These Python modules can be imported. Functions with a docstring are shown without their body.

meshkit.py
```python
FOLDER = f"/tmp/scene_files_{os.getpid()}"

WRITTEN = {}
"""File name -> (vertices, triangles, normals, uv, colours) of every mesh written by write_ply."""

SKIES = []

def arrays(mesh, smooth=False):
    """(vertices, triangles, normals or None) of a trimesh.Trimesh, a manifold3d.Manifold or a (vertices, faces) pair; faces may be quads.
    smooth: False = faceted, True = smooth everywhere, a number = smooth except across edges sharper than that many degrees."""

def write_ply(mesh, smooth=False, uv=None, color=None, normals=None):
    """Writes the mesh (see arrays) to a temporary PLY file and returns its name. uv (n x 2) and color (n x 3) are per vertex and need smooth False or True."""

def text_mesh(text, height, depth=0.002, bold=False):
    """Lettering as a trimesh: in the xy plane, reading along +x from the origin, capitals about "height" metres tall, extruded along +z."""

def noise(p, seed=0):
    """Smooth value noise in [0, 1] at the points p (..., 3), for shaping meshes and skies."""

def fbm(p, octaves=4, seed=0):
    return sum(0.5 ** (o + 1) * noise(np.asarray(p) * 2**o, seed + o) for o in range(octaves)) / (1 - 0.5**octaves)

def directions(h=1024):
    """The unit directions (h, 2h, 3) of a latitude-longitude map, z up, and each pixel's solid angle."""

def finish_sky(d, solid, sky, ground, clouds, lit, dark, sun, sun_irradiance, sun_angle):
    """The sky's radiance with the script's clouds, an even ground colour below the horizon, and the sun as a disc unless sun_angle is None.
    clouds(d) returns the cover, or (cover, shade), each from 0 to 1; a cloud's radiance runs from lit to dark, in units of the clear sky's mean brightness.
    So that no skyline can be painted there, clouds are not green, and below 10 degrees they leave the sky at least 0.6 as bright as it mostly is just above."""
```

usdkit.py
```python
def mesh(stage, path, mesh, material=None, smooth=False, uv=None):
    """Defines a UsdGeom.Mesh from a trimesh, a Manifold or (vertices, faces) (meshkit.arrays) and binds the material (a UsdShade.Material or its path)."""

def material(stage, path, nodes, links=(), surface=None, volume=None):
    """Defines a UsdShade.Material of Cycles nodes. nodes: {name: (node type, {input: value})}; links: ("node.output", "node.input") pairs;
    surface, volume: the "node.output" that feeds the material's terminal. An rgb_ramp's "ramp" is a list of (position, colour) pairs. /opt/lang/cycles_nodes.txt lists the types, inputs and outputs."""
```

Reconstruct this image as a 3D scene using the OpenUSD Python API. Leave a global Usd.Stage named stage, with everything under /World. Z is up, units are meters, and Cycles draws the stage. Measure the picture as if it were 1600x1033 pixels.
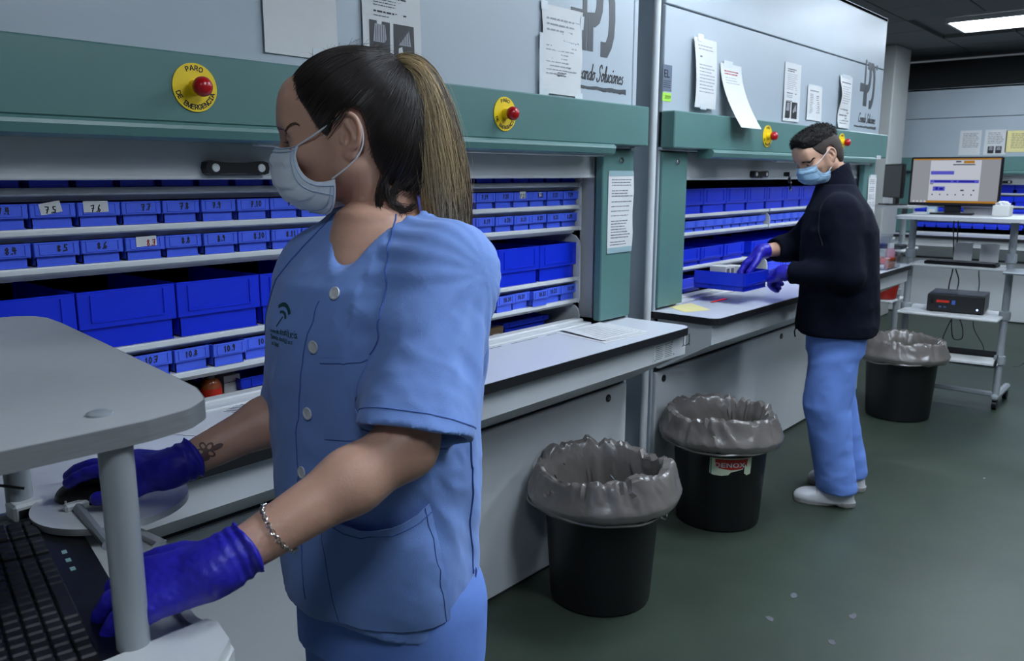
import math, random
import numpy as np
import trimesh
import manifold3d as m3
from scipy.spatial import cKDTree
from shapely.geometry import Polygon, LineString, Point, box as sbox
from shapely.ops import unary_union
from shapely import affinity
import meshkit, usdkit
from pxr import Usd, UsdGeom, UsdLux, UsdShade, Gf, Sdf, Vt

stage = Usd.Stage.CreateInMemory()
UsdGeom.SetStageUpAxis(stage, 'Z')
UsdGeom.SetStageMetersPerUnit(stage, 1.0)
UsdGeom.Xform.Define(stage, '/World')
UsdGeom.Scope.Define(stage, '/World/Looks')
RNG = random.Random(7)

# ------------------------------------------------------------------ camera, lights, exposure
F_PX, PITCH, YAW, ROLL, CAM_H = 1278.2, 0.18844, 0.71077, 0.00146, 1.5
EXPOSURE = 0.6
LAMP = 13.0                      # radiance of the ceiling panels
LAMP_SPOTS = [(8.27, 1.37, 0.6, 1.2), (6.75, 0.75, 0.6, 1.2), (4.8, 0.55, 0.6, 1.2), (3.1, 0.75, 0.6, 1.2),
              (4.3, -1.5, 0.6, 1.2), (1.55, -0.35, 0.6, 1.2), (-0.35, -0.35, 0.6, 0.42)]
CEIL_Z = 2.78


def set_camera():
    f = np.array([math.cos(PITCH) * math.cos(YAW), math.cos(PITCH) * math.sin(YAW), -math.sin(PITCH)])
    r = np.array([math.sin(YAW), -math.cos(YAW), 0.0])
    u = np.cross(r, f)
    c, s = math.cos(ROLL), math.sin(ROLL)
    r, u = c * r + s * u, -s * r + c * u
    m = np.eye(4)
    m[0, :3], m[1, :3], m[2, :3], m[3, :3] = r, u, -f, (0, 0, CAM_H)
    cam = UsdGeom.Camera.Define(stage, '/World/camera')
    cam.AddTransformOp().Set(Gf.Matrix4d(*[[float(x) for x in row] for row in m]))
    cam.CreateHorizontalApertureAttr(36.0)
    cam.CreateVerticalApertureAttr(36.0 * 1033 / 1600)
    cam.CreateFocalLengthAttr(36.0 * F_PX / 1600)
    cam.CreateFStopAttr(9.0)
    cam.CreateFocusDistanceAttr(1.6)
    cam.CreateExposureAttr(EXPOSURE)


set_camera()
dome = UsdLux.DomeLight.Define(stage, '/World/ambient_daylight')      # faint daylight left in the room
dome.CreateColorAttr(Gf.Vec3f(0.75, 0.87, 1.0))
dome.CreateIntensityAttr(0.02)

# ------------------------------------------------------------------ helpers
USED = {}


def numbered(parent, name):
    k = (parent, name)
    n = USED.get(k, 0)
    USED[k] = n + 1
    return name if n == 0 else '%s_%03d' % (name, n)


def tag(prim, label=None, cat=None, group=None, kind=None):
    p = prim.GetPrim() if hasattr(prim, 'GetPrim') else prim
    for k, v in (('label', label), ('category', cat), ('group', group), ('kind', kind)):
        if v:
            p.SetCustomDataByKey(k, v)
    return p


def thing(name, label, cat, loc=(0, 0, 0), rotz=0.0, group=None, kind=None, scale=None):
    x = UsdGeom.Xform.Define(stage, '/World/' + numbered('/World', name))
    x.AddTranslateOp().Set(Gf.Vec3d(*map(float, loc)))
    x.AddRotateZOp().Set(float(math.degrees(rotz)))
    if scale:
        x.AddScaleOp().Set(Gf.Vec3f(*scale))
    return tag(x, label, cat, group, kind)


def part(parent, name, mesh, m, label=None, smooth=30, kind=None):
    base = str(parent.GetPath()) if parent is not None else '/World'
    if isinstance(mesh, (list, tuple)) and not (len(mesh) == 2 and isinstance(mesh[0], np.ndarray)):
        mesh = trimesh.util.concatenate(list(mesh))
    u = usdkit.mesh(stage, base + '/' + numbered(base, name), mesh, MAT[m] if isinstance(m, str) else m, smooth=smooth)
    p = u.GetPrim()
    if label:
        p.SetCustomDataByKey('label', label)
    if kind:
        p.SetCustomDataByKey('kind', kind)
    return p


def structure(name, mesh, m, parent=None, smooth=30):
    p = part(parent, name, mesh, m, smooth=smooth)
    if parent is None:
        p.SetCustomDataByKey('kind', 'structure')
    return p


def lin(c):
    c = np.asarray(c, float) / 255.0
    return tuple(np.where(c <= 0.04045, c / 12.92, ((c + 0.055) / 1.055) ** 2.4))


MAT = {}


def mat(name, rgb, rough=0.5, metal=0.0, var=0.0, var_scale=6.0, bump=0.0, bump_scale=300.0, extra=None, stretch=(1, 1, 1)):
    """Principled material; rgb is sRGB 0-255 of the surface's own colour. var: soft tone variation, bump: fine relief."""
    col = lin(rgb)
    P = {'base_color': col, 'roughness': rough, 'metallic': metal}
    P.update(extra or {})
    nodes, links = {'p': ('principled_bsdf', P)}, []
    if var or bump:
        nodes['tc'] = ('texture_coordinate', {})
        nodes['mp'] = ('mapping', {'scale': stretch})
        links.append(('tc.object', 'mp.vector'))
    if var:
        nodes['n'] = ('noise_texture', {'scale': var_scale, 'detail': 4.0, 'roughness': 0.6})
        nodes['r'] = ('rgb_ramp', {'ramp': [(0.25, tuple(np.array(col) * (1 - var))), (0.75, tuple(np.minimum(np.array(col) * (1 + var), 1)))]})
        links += [('mp.vector', 'n.vector'), ('n.fac', 'r.fac'), ('r.color', 'p.base_color')]
    if bump:
        nodes['bn'] = ('noise_texture', {'scale': bump_scale, 'detail': 3.0})
        nodes['b'] = ('bump', {'strength': bump, 'distance': 0.002})
        links += [('mp.vector', 'bn.vector'), ('bn.fac', 'b.height'), ('b.normal', 'p.normal')]
    MAT[name] = usdkit.material(stage, '/World/Looks/' + name, nodes, links, surface='p.BSDF')
    return MAT[name]


def emit(name, rgb, strength):
    MAT[name] = usdkit.material(stage, '/World/Looks/' + name, {'e': ('emission', {'color': lin(rgb), 'strength': strength})}, [], surface='e.emission')


# ---- meshes
def bx(lo, hi, b=0.0):
    lo, hi = np.minimum(lo, hi).astype(float), np.maximum(lo, hi).astype(float)
    c, h = (lo + hi) / 2, (hi - lo) / 2
    b = min(b, h.min() * 0.95)
    if b <= 0:
        return trimesh.creation.box(extents=hi - lo, transform=trimesh.transformations.translation_matrix(c))
    pts = []
    for sx in (-1, 1):
        for sy in (-1, 1):
            for sz in (-1, 1):
                s = np.array([sx, sy, sz])
                for k in range(3):
                    q = h - b
                    q[k] = h[k]
                    pts.append(c + s * q)
    return trimesh.convex.convex_hull(np.array(pts))


def frame_of(d):
    d = np.asarray(d, float) / np.linalg.norm(d)
    a = np.cross(d, (0, 0, 1.0) if abs(d[2]) < 0.9 else (1.0, 0, 0))
    a /= np.linalg.norm(a)
    return a, np.cross(d, a), d


def tube(pts, r, sides=8, cap=True):
    p = np.asarray(pts, float)
    r = np.broadcast_to(np.asarray(r, float), (len(p),))
    t = np.gradient(p, axis=0)
    t /= np.linalg.norm(t, axis=1, keepdims=True) + 1e-12
    a, _, _ = frame_of(t[0])
    A, B = [], []
    for k in range(len(p)):
        a = a - t[k] * (a @ t[k])
        a /= np.linalg.norm(a) + 1e-12
        A.append(a)
        B.append(np.cross(t[k], a))
    A, B = np.array(A), np.array(B)
    ang = np.arange(sides) * 2 * np.pi / sides
    v = (p[:, None] + r[:, None, None] * (np.cos(ang)[None, :, None] * A[:, None] + np.sin(ang)[None, :, None] * B[:, None])).reshape(-1, 3)
    i, j = np.meshgrid(np.arange(len(p) - 1), np.arange(sides), indexing='ij')
    q = np.stack([i * sides + j, i * sides + (j + 1) % sides, (i + 1) * sides + (j + 1) % sides, (i + 1) * sides + j], -1).reshape(-1, 4)
    f = np.vstack([q[:, [0, 1, 2]], q[:, [0, 2, 3]]])
    if cap:
        n = len(v)
        v = np.vstack([v, p[0], p[-1]])
        e = (len(p) - 1) * sides
        f = np.vstack([f, [[n, (k + 1) % sides, k] for k in range(sides)], [[n + 1, e + k, e + (k + 1) % sides] for k in range(sides)]])
    return trimesh.Trimesh(v, f, process=False)


def cyl(p0, p1, r0, r1=None, n=20):
    return tube([p0, p1], [r0, r0 if r1 is None else r1], n)


def bez(pts, n=16):
    """Smooth curve through points (Catmull-Rom)."""
    p = np.asarray(pts, float)
    p = np.vstack([2 * p[0] - p[1], p, 2 * p[-1] - p[-2]])
    out = []
    for k in range(1, len(p) - 2):
        for t in np.linspace(0, 1, n, endpoint=False):
            out.append(0.5 * (2 * p[k] + (p[k + 1] - p[k - 1]) * t + (2 * p[k - 1] - 5 * p[k] + 4 * p[k + 1] - p[k + 2]) * t * t + (3 * p[k] - p[k - 1] - 3 * p[k + 1] + p[k + 2]) * t ** 3))
    out.append(p[-2])
    return np.array(out)


def lathe(profile, n=32, center=(0, 0, 0)):
    pr = np.asarray(profile, float)
    ang = np.arange(n) * 2 * np.pi / n
    v = np.stack([pr[:, None, 0] * np.cos(ang), pr[:, None, 0] * np.sin(ang), np.repeat(pr[:, 1:2], n, 1)], -1).reshape(-1, 3) + center
    i, j = np.meshgrid(np.arange(len(pr) - 1), np.arange(n), indexing='ij')
    q = np.stack([i * n + j, i * n + (j + 1) % n, (i + 1) * n + (j + 1) % n, (i + 1) * n + j], -1).reshape(-1, 4)
    f = np.vstack([q[:, [0, 1, 2]], q[:, [0, 2, 3]]])
    m = trimesh.Trimesh(v, f, process=False)
    m.merge_vertices()
    m.update_faces(m.nondegenerate_faces())
    return m


def ex(poly, z0, z1):
    """Shapely polygon(s) extruded along z."""
    polys = list(poly.geoms) if hasattr(poly, 'geoms') else [poly]
    out = []
    for q in polys:
        if q.area > 1e-10:
            m = trimesh.creation.extrude_polygon(q, z1 - z0)
            m.apply_translation((0, 0, z0))
            out.append(m)
    return trimesh.util.concatenate(out)


def stand(m):
    """xy drawing (extruded +z) -> upright, facing -y: x stays, y becomes z, extrusion towards -y."""
    m = m.copy()
    v = np.array(m.vertices)
    m.vertices = np.stack([v[:, 0], -v[:, 2], v[:, 1]], 1)
    return m


def along_x(poly, x0, x1):
    """A (y, z) section extruded along x."""
    m = ex(poly, x0, x1)
    v = np.array(m.vertices)
    m.vertices = np.stack([v[:, 2], v[:, 0], v[:, 1]], 1)
    m.fix_normals()
    return m


def moved(m, t=(0, 0, 0), rz=0.0, s=1.0, R=None):
    m = m.copy()
    if s != 1.0:
        m.apply_scale(s)
    if R is not None:
        T = np.eye(4)
        T[:3, :3] = R
        m.apply_transform(T)
    if rz:
        m.apply_transform(trimesh.transformations.rotation_matrix(rz, (0, 0, 1)))
    m.apply_translation(t)
    return m


def rrect(x0, y0, x1, y1, r):
    return sbox(x0 + r, y0 + r, x1 - r, y1 - r).buffer(r, quad_segs=5)


def words(x0, y0, w, lines, lh, rnd, bold=(), short=0.3):
    """Rows of small illegible printed words as one flat drawing (shapely) below (x0, y0)."""
    out = []
    for k in range(lines):
        end = x0 + w * (1 - short * rnd.random())
        x = x0
        h = lh * (0.46 if k in bold else 0.30)
        while x < end:
            ww = lh * rnd.uniform(0.6, 2.4)
            out.append(sbox(x, y0 - k * lh - h, min(x + ww, x0 + w), y0 - k * lh))
            x += ww + lh * 0.35
    return unary_union(out)


# handwriting: strokes of a quick felt-pen hand on a 0..1 square
GLYPH = {
    '0': [[(.5, .95), (.2, .7), (.2, .3), (.5, .02), (.8, .3), (.8, .7), (.52, .96)]], '1': [[(.35, .75), (.55, .97), (.5, 0)]],
    '2': [[(.15, .75), (.4, .97), (.75, .8), (.6, .45), (.15, .05), (.85, .08)]], '3': [[(.2, .9), (.6, .97), (.7, .7), (.4, .52), (.75, .35), (.6, .05), (.15, .1)]],
    '4': [[(.3, .95), (.2, .45), (.8, .5)], [(.7, .9), (.62, 0)]], '5': [[(.8, .95), (.3, .92), (.25, .55), (.7, .5), (.7, .1), (.2, .05)]],
    '6': [[(.7, .95), (.3, .6), (.2, .2), (.5, .02), (.75, .25), (.5, .45), (.22, .3)]], '7': [[(.1, .9), (.8, .95), (.4, 0)], [(.25, .5), (.75, .55)]],
    '8': [[(.5, .5), (.25, .75), (.5, .97), (.75, .75), (.5, .5), (.2, .25), (.5, .02), (.8, .25), (.5, .5)]],
    '9': [[(.75, .7), (.45, .5), (.25, .75), (.5, .97), (.75, .75), (.6, 0)]], '.': [[(.45, .05), (.55, .08)]]}


def handwriting(text, h, rnd, pen=0.0016):
    x, out = 0.0, []
    for ch in text:
        for s in GLYPH[ch]:
            q = [(x + (a + rnd.uniform(-.05, .05)) * h * 0.62, (b + rnd.uniform(-.05, .05)) * h + 0.04 * x) for a, b in s]
            out.append(LineString(q).buffer(pen / 2, quad_segs=2))
        x += h * (0.35 if ch == '.' else 0.62)
    return affinity.translate(unary_union(out).simplify(pen * 0.12), -x / 2, -h / 2)


def sheet(w, h, curl, t=0.0007, nx=5, nz=9):
    """An upright sheet of paper facing -y, x centred, hanging from z=0 to -h; curl(u, v) lifts it towards -y."""
    us, vs = np.linspace(0, 1, nx), np.linspace(0, 1, nz)
    U, V = np.meshgrid(us, vs, indexing='ij')
    Y = -curl(U, V)
    fr = np.stack([(U - .5) * w, Y - t, -V * h], -1).reshape(-1, 3)
    bk = np.stack([(U - .5) * w, Y, -V * h], -1).reshape(-1, 3)
    n = nx * nz
    F = []
    for i in range(nx - 1):
        for j in range(nz - 1):
            a, b, c, d = i * nz + j, (i + 1) * nz + j, (i + 1) * nz + j + 1, i * nz + j + 1
            F += [(a, c, b), (a, d, c), (n + a, n + b, n + c), (n + a, n + c, n + d)]
    rim = [i * nz for i in range(nx)] + [(nx - 1) * nz + j for j in range(1, nz)] + [i * nz + nz - 1 for i in range(nx - 2, -1, -1)] + [j for j in range(nz - 2, 0, -1)]
    for k in range(len(rim)):
        a, b = rim[k], rim[(k + 1) % len(rim)]
        F += [(a, b, n + b), (a, n + b, n + a)]
    m = trimesh.Trimesh(np.vstack([fr, bk]), F, process=False)
    m.fix_normals()
    return m


def on_sheet(drawing, w, h, curl, t=0.0007, lift=0.0004):
    """A flat drawing (x centred, y from 0 down to -h) laid on such a sheet."""
    m = stand(ex(drawing, 0, 0.0003))
    v = np.array(m.vertices)
    v[:, 1] += -curl(v[:, 0] / w + .5, -v[:, 2] / h) - t - lift + 0.0003
    m.vertices = v
    return m


def ridge(p, seed):
    return 1 - np.abs(2 * meshkit.fbm(p, 3, seed) - 1)


def arc(cx, cy, r0, r1, a0, a1, n=18):
    a = np.radians(np.linspace(a0, a1, n))
    return Polygon([(cx + r1 * math.cos(t), cy + r1 * math.sin(t)) for t in a] + [(cx + r0 * math.cos(t), cy + r0 * math.sin(t)) for t in a[::-1]])

# ------------------------------------------------------------------ materials
mat('panel_grey', (166, 176, 184), 0.36, var=0.03, var_scale=3, bump=0.05, bump_scale=500)
mat('panel_light', (204, 208, 210), 0.4, var=0.03, bump=0.05, bump_scale=500)
mat('panel_dark', (92, 98, 104), 0.5, var=0.05)
mat('teal_paint', (84, 122, 118), 0.38, var=0.06, var_scale=5, bump=0.08, bump_scale=700)
mat('seam', (40, 42, 45), 0.7)
mat('black_plastic', (16, 16, 19), 0.35, bump=0.04, bump_scale=800)
mat('black_matt', (18, 18, 20), 0.6, bump=0.1, bump_scale=600)
mat('dark_inside', (26, 27, 30), 0.8)
mat('shelf_metal', (206, 209, 210), 0.38, metal=0.0, var=0.04)
mat('chrome', (210, 212, 215), 0.18, metal=1.0)
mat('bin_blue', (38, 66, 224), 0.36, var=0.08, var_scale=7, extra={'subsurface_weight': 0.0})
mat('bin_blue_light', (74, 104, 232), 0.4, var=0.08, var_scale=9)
mat('bin_blue_deep', (22, 50, 214), 0.22, var=0.06)
mat('ink', (22, 18, 26), 0.6)
mat('ink_red', (150, 22, 34), 0.6)
mat('ink_blue', (30, 40, 120), 0.6)
mat('print_grey', (90, 90, 96), 0.8)
mat('print_pale', (150, 150, 156), 0.8)
mat('paper', (204, 205, 205), 0.75, var=0.03, var_scale=12, bump=0.06, bump_scale=120)
mat('paper_yellow', (226, 214, 150), 0.75, var=0.03)
mat('tape', (206, 212, 216), 0.25)
mat('tape_clear', (150, 176, 182), 0.22)
mat('worktop_grey', (212, 215, 223), 0.24, var=0.03, var_scale=400)
mat('edge_black', (24, 24, 27), 0.45)
mat('apron_grey', (200, 203, 205), 0.35, var=0.04, bump=0.05, bump_scale=500)
mat('base_grey', (206, 209, 211), 0.4, var=0.05, var_scale=2, bump=0.05, bump_scale=500)
mat('stop_yellow', (238, 204, 22), 0.4)
mat('stop_red', (176, 22, 26), 0.22)
mat('logo_dark', (66, 70, 74), 0.4)
mat('sticker_grey', (92, 104, 122), 0.5)
mat('sticker_green', (160, 214, 70), 0.5)
mat('photo_dark', (26, 26, 30), 0.5)
mat('floor_green', (54, 64, 54), 0.42, var=0.22, var_scale=2.2, bump=0.10, bump_scale=60, extra={'specular_ior_level': 0.3})
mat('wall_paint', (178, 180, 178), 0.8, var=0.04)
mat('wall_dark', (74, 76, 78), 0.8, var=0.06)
mat('ceiling_tile', (112, 114, 116), 0.85, var=0.05, var_scale=40)
mat('ceiling_grid', (98, 100, 102), 0.6)
mat('white_plastic', (208, 210, 210), 0.35, var=0.03)
mat('board_white', (176, 178, 180), 0.45, var=0.03, var_scale=60, bump=0.12, bump_scale=900)
mat('board_edge', (120, 122, 124), 0.5, var=0.12, var_scale=30, stretch=(1, 1, 14))
mat('post_grey', (150, 156, 160), 0.3, var=0.03)
emit('lamp', (226, 240, 255), LAMP)

# ------------------------------------------------------------------ the room
structure('floor', bx((-2.2, -4.6, -0.1), (10.7, 3.6, 0.0)), 'floor_green')
wall_y = 3.35
structure('wall_back', bx((-2.2, wall_y, 0), (10.7, wall_y + 0.1, CEIL_Z)), 'wall_paint')
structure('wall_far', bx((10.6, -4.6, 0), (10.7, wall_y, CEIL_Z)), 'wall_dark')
structure('wall_left', bx((-2.3, -4.6, 0), (-2.2, wall_y, CEIL_Z)), 'wall_paint')
structure('wall_front', bx((-2.2, -4.7, 0), (10.7, -4.6, CEIL_Z)), 'wall_paint')
structure('trim_1', bx((8.95, 2.66, 0), (9.45, wall_y, CEIL_Z), 0.01), 'wall_paint')
ceil = structure('ceiling', bx((-2.2, -4.6, CEIL_Z + 0.03), (10.7, wall_y, CEIL_Z + 0.1)), 'ceiling_grid')
rn = random.Random(3)
for i in range(22):
    for j in range(7):
        x0, y0 = 5.27 + i * 0.6 - 3.0, -0.78 + j * 0.6
        if x0 + .6 > 10.6 or y0 + .6 > wall_y:
            continue
        if any(abs(x0 + .3 - lx) < .45 and abs(y0 + .3 - ly) < .75 for lx, ly, _, _ in LAMP_SPOTS):
            continue
        part(ceil, 'panel', bx((x0 + .006, y0 + .006, CEIL_Z - rn.uniform(0, .002)), (x0 + .594, y0 + .594, CEIL_Z + .03)), 'ceiling_tile')
for k, (lx, ly, w, l) in enumerate(LAMP_SPOTS):
    t = thing('ceiling_light', ['recessed white ceiling light panel at the upper right, above the far cabinet', 'ceiling light panel out of frame above the shelf trolley', 'ceiling light panel out of frame over the dark-jacketed man', 'ceiling light panel out of frame over the gap between the cabinets'][min(k, 3)] if k < 4 else 'ceiling light panel out of frame behind the camera, %s from the far end' % ['first', 'second', 'third', 'fourth', 'fifth'][k - 4], 'ceiling light', (lx, ly, CEIL_Z))
    fr = ex(sbox(-w / 2 - .02, -l / 2 - .02, w / 2 + .02, l / 2 + .02).difference(sbox(-w / 2, -l / 2, w / 2, l / 2)), -.012, .028)
    part(t, 'frame', fr, 'white_plastic')
    part(t, 'diffuser', bx((-w / 2, -l / 2, -.004), (w / 2, l / 2, .02)), 'lamp')


# ------------------------------------------------------------------ storage cabinets
CW = 2.785
SEC = ((0.20, 1.376), (1.398, 2.574))


def emergency_stop(parent, x, z):
    e = part(parent, 'emergency_stop', moved(stand(ex(Point(0, 0).buffer(.052, quad_segs=12), 0, .003)), (x, -.06, z)), 'stop_yellow', label='round yellow emergency stop plate lettered PARO DE EMERGENCIA')
    let = []
    for txt, r, mid, up in (('PARO', .0365, 90, True), ('DE EMERGENCIA', .047, 270, False)):
        n = len(txt)
        step = 15 if up else 11.8
        for k, ch in enumerate(txt):
            if ch == ' ':
                continue
            g = meshkit.text_mesh(ch, .0105, .0006, bold=True)
            g.apply_translation((-g.bounds[:, 0].mean(), 0, 0))
            a = mid + (-(k - (n - 1) / 2) * step if up else (k - (n - 1) / 2) * step)
            rot = math.radians(a - 90 if up else a + 90)
            g.apply_transform(trimesh.transformations.rotation_matrix(rot, (0, 0, 1)))
            g.apply_translation((r * math.cos(math.radians(a)), r * math.sin(math.radians(a)), 0))
            let.append(g)
    part(e, 'lettering', moved(stand(trimesh.util.concatenate(let)), (x, -.063, z)), 'ink', smooth=False, kind='stuff')
    rot = trimesh.transformations.rotation_matrix(math.pi / 2, (1, 0, 0))
    col = lathe([(.0, 0), (.017, 0), (.016, .012), (.014, .022), (0, .022)], 20)
    col.apply_transform(rot)
    part(e, 'collar', moved(col, (x, -.063, z)), 'stop_yellow')
    kn = lathe([(.0, .016), (.012, .016), (.019, .022), (.0215, .03), (.021, .038), (.016, .046), (.008, .0495), (0, .0505)], 24)
    kn.apply_transform(rot)
    part(e, 'push_button', moved(kn, (x, -.063, z)), 'stop_red', label='red mushroom push button', smooth=60)


def logo_drawing():
    """The maker's mark: an open A, P and D of heavy strokes; about 0.3 wide, 0.26 high, origin at its lower left."""
    p = [sbox(.0, .085, .075, .125), sbox(.07, 0, .085, .27), Polygon([(.10, 0), (.125, 0), (.125, .12), (.10, .12)]),
         Polygon([(.10, .085), (.14, .085), (.165, .1), (.182, .14), (.186, .19), (.18, .23), (.165, .26), (.12, .26), (.12, .225), (.15, .225), (.156, .19), (.154, .15), (.145, .125), (.10, .12)]),
         Polygon([(.185, .26), (.215, .26), (.245, .235), (.262, .18), (.265, .12), (.26, .06), (.245, .02), (.22, -.012), (.185, -.012), (.185, .03), (.215, .03), (.232, .06), (.238, .12), (.236, .17), (.225, .205), (.21, .225), (.185, .225)])]
    reg = Point(.285, .245).buffer(.011, quad_segs=6).difference(Point(.285, .245).buffer(.0088, quad_segs=6))
    return unary_union(p + [reg, sbox(.282, .24, .284, .25), sbox(.284, .246, .288, .25)])


SCRIPT = {  # slanted hand lettering for the motto, strokes on a 0..1 square (x-height .5)
    'C': (.62, [[(.62, .85), (.45, 1), (.2, .75), (.05, .35), (.2, .02), (.5, .1)]]), 'r': (.34, [[(.1, .5), (.08, 0)], [(.08, .35), (.2, .5), (.32, .48)]]),
    'e': (.4, [[(.08, .25), (.33, .32), (.25, .5), (.08, .35), (.08, .08), (.22, 0), (.36, .1)]]), 'a': (.46, [[(.36, .45), (.2, .5), (.06, .25), (.12, .02), (.3, .15), (.38, .48), (.35, .05), (.44, .05)]]),
    'n': (.46, [[(.08, .5), (.06, 0)], [(.07, .3), (.25, .5), (.34, .4), (.33, .05), (.42, .03)]]), 'd': (.5, [[(.35, .42), (.2, .5), (.05, .25), (.12, .02), (.32, .15), (.46, 1.0), (.38, .05), (.46, .03)]]),
    'o': (.42, [[(.22, .5), (.05, .28), (.14, .0), (.34, .2), (.26, .48), (.16, .5), (.4, .46)]]), ' ': (.3, []), 'S': (.6, [[(.62, .85), (.5, 1.05), (.3, .9), (.3, .65), (.45, .4), (.35, .05), (.1, -.05), (0, .15)]]),
    'l': (.24, [[(.14, .25), (.26, .9), (.16, .95), (.08, .1), (.18, .0)]]), 'u': (.46, [[(.08, .5), (.06, .1), (.18, .0), (.34, .3), (.37, .5), (.35, .06), (.44, .05)]]),
    'c': (.38, [[(.34, .42), (.2, .5), (.05, .25), (.14, .0), (.34, .1)]]), 'i': (.22, [[(.08, .5), (.08, .05), (.18, .02)], [(.16, .75), (.2, .8)]]), 's': (.34, [[(.26, .5), (.12, .35), (.28, .2), (.2, 0), (.02, .05)]])}


def motto(text, h):
    x, out = 0, []
    for ch in text:
        w, st = SCRIPT[ch]
        for s in st:
            out.append(LineString(bez([(x + a * h * .8 + b * h * .18, b * h) for a, b in s], 4)[:, :2]).buffer(h * .045, quad_segs=2))
        x += w * h * .8
    return unary_union(out).simplify(h * .006)


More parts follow.
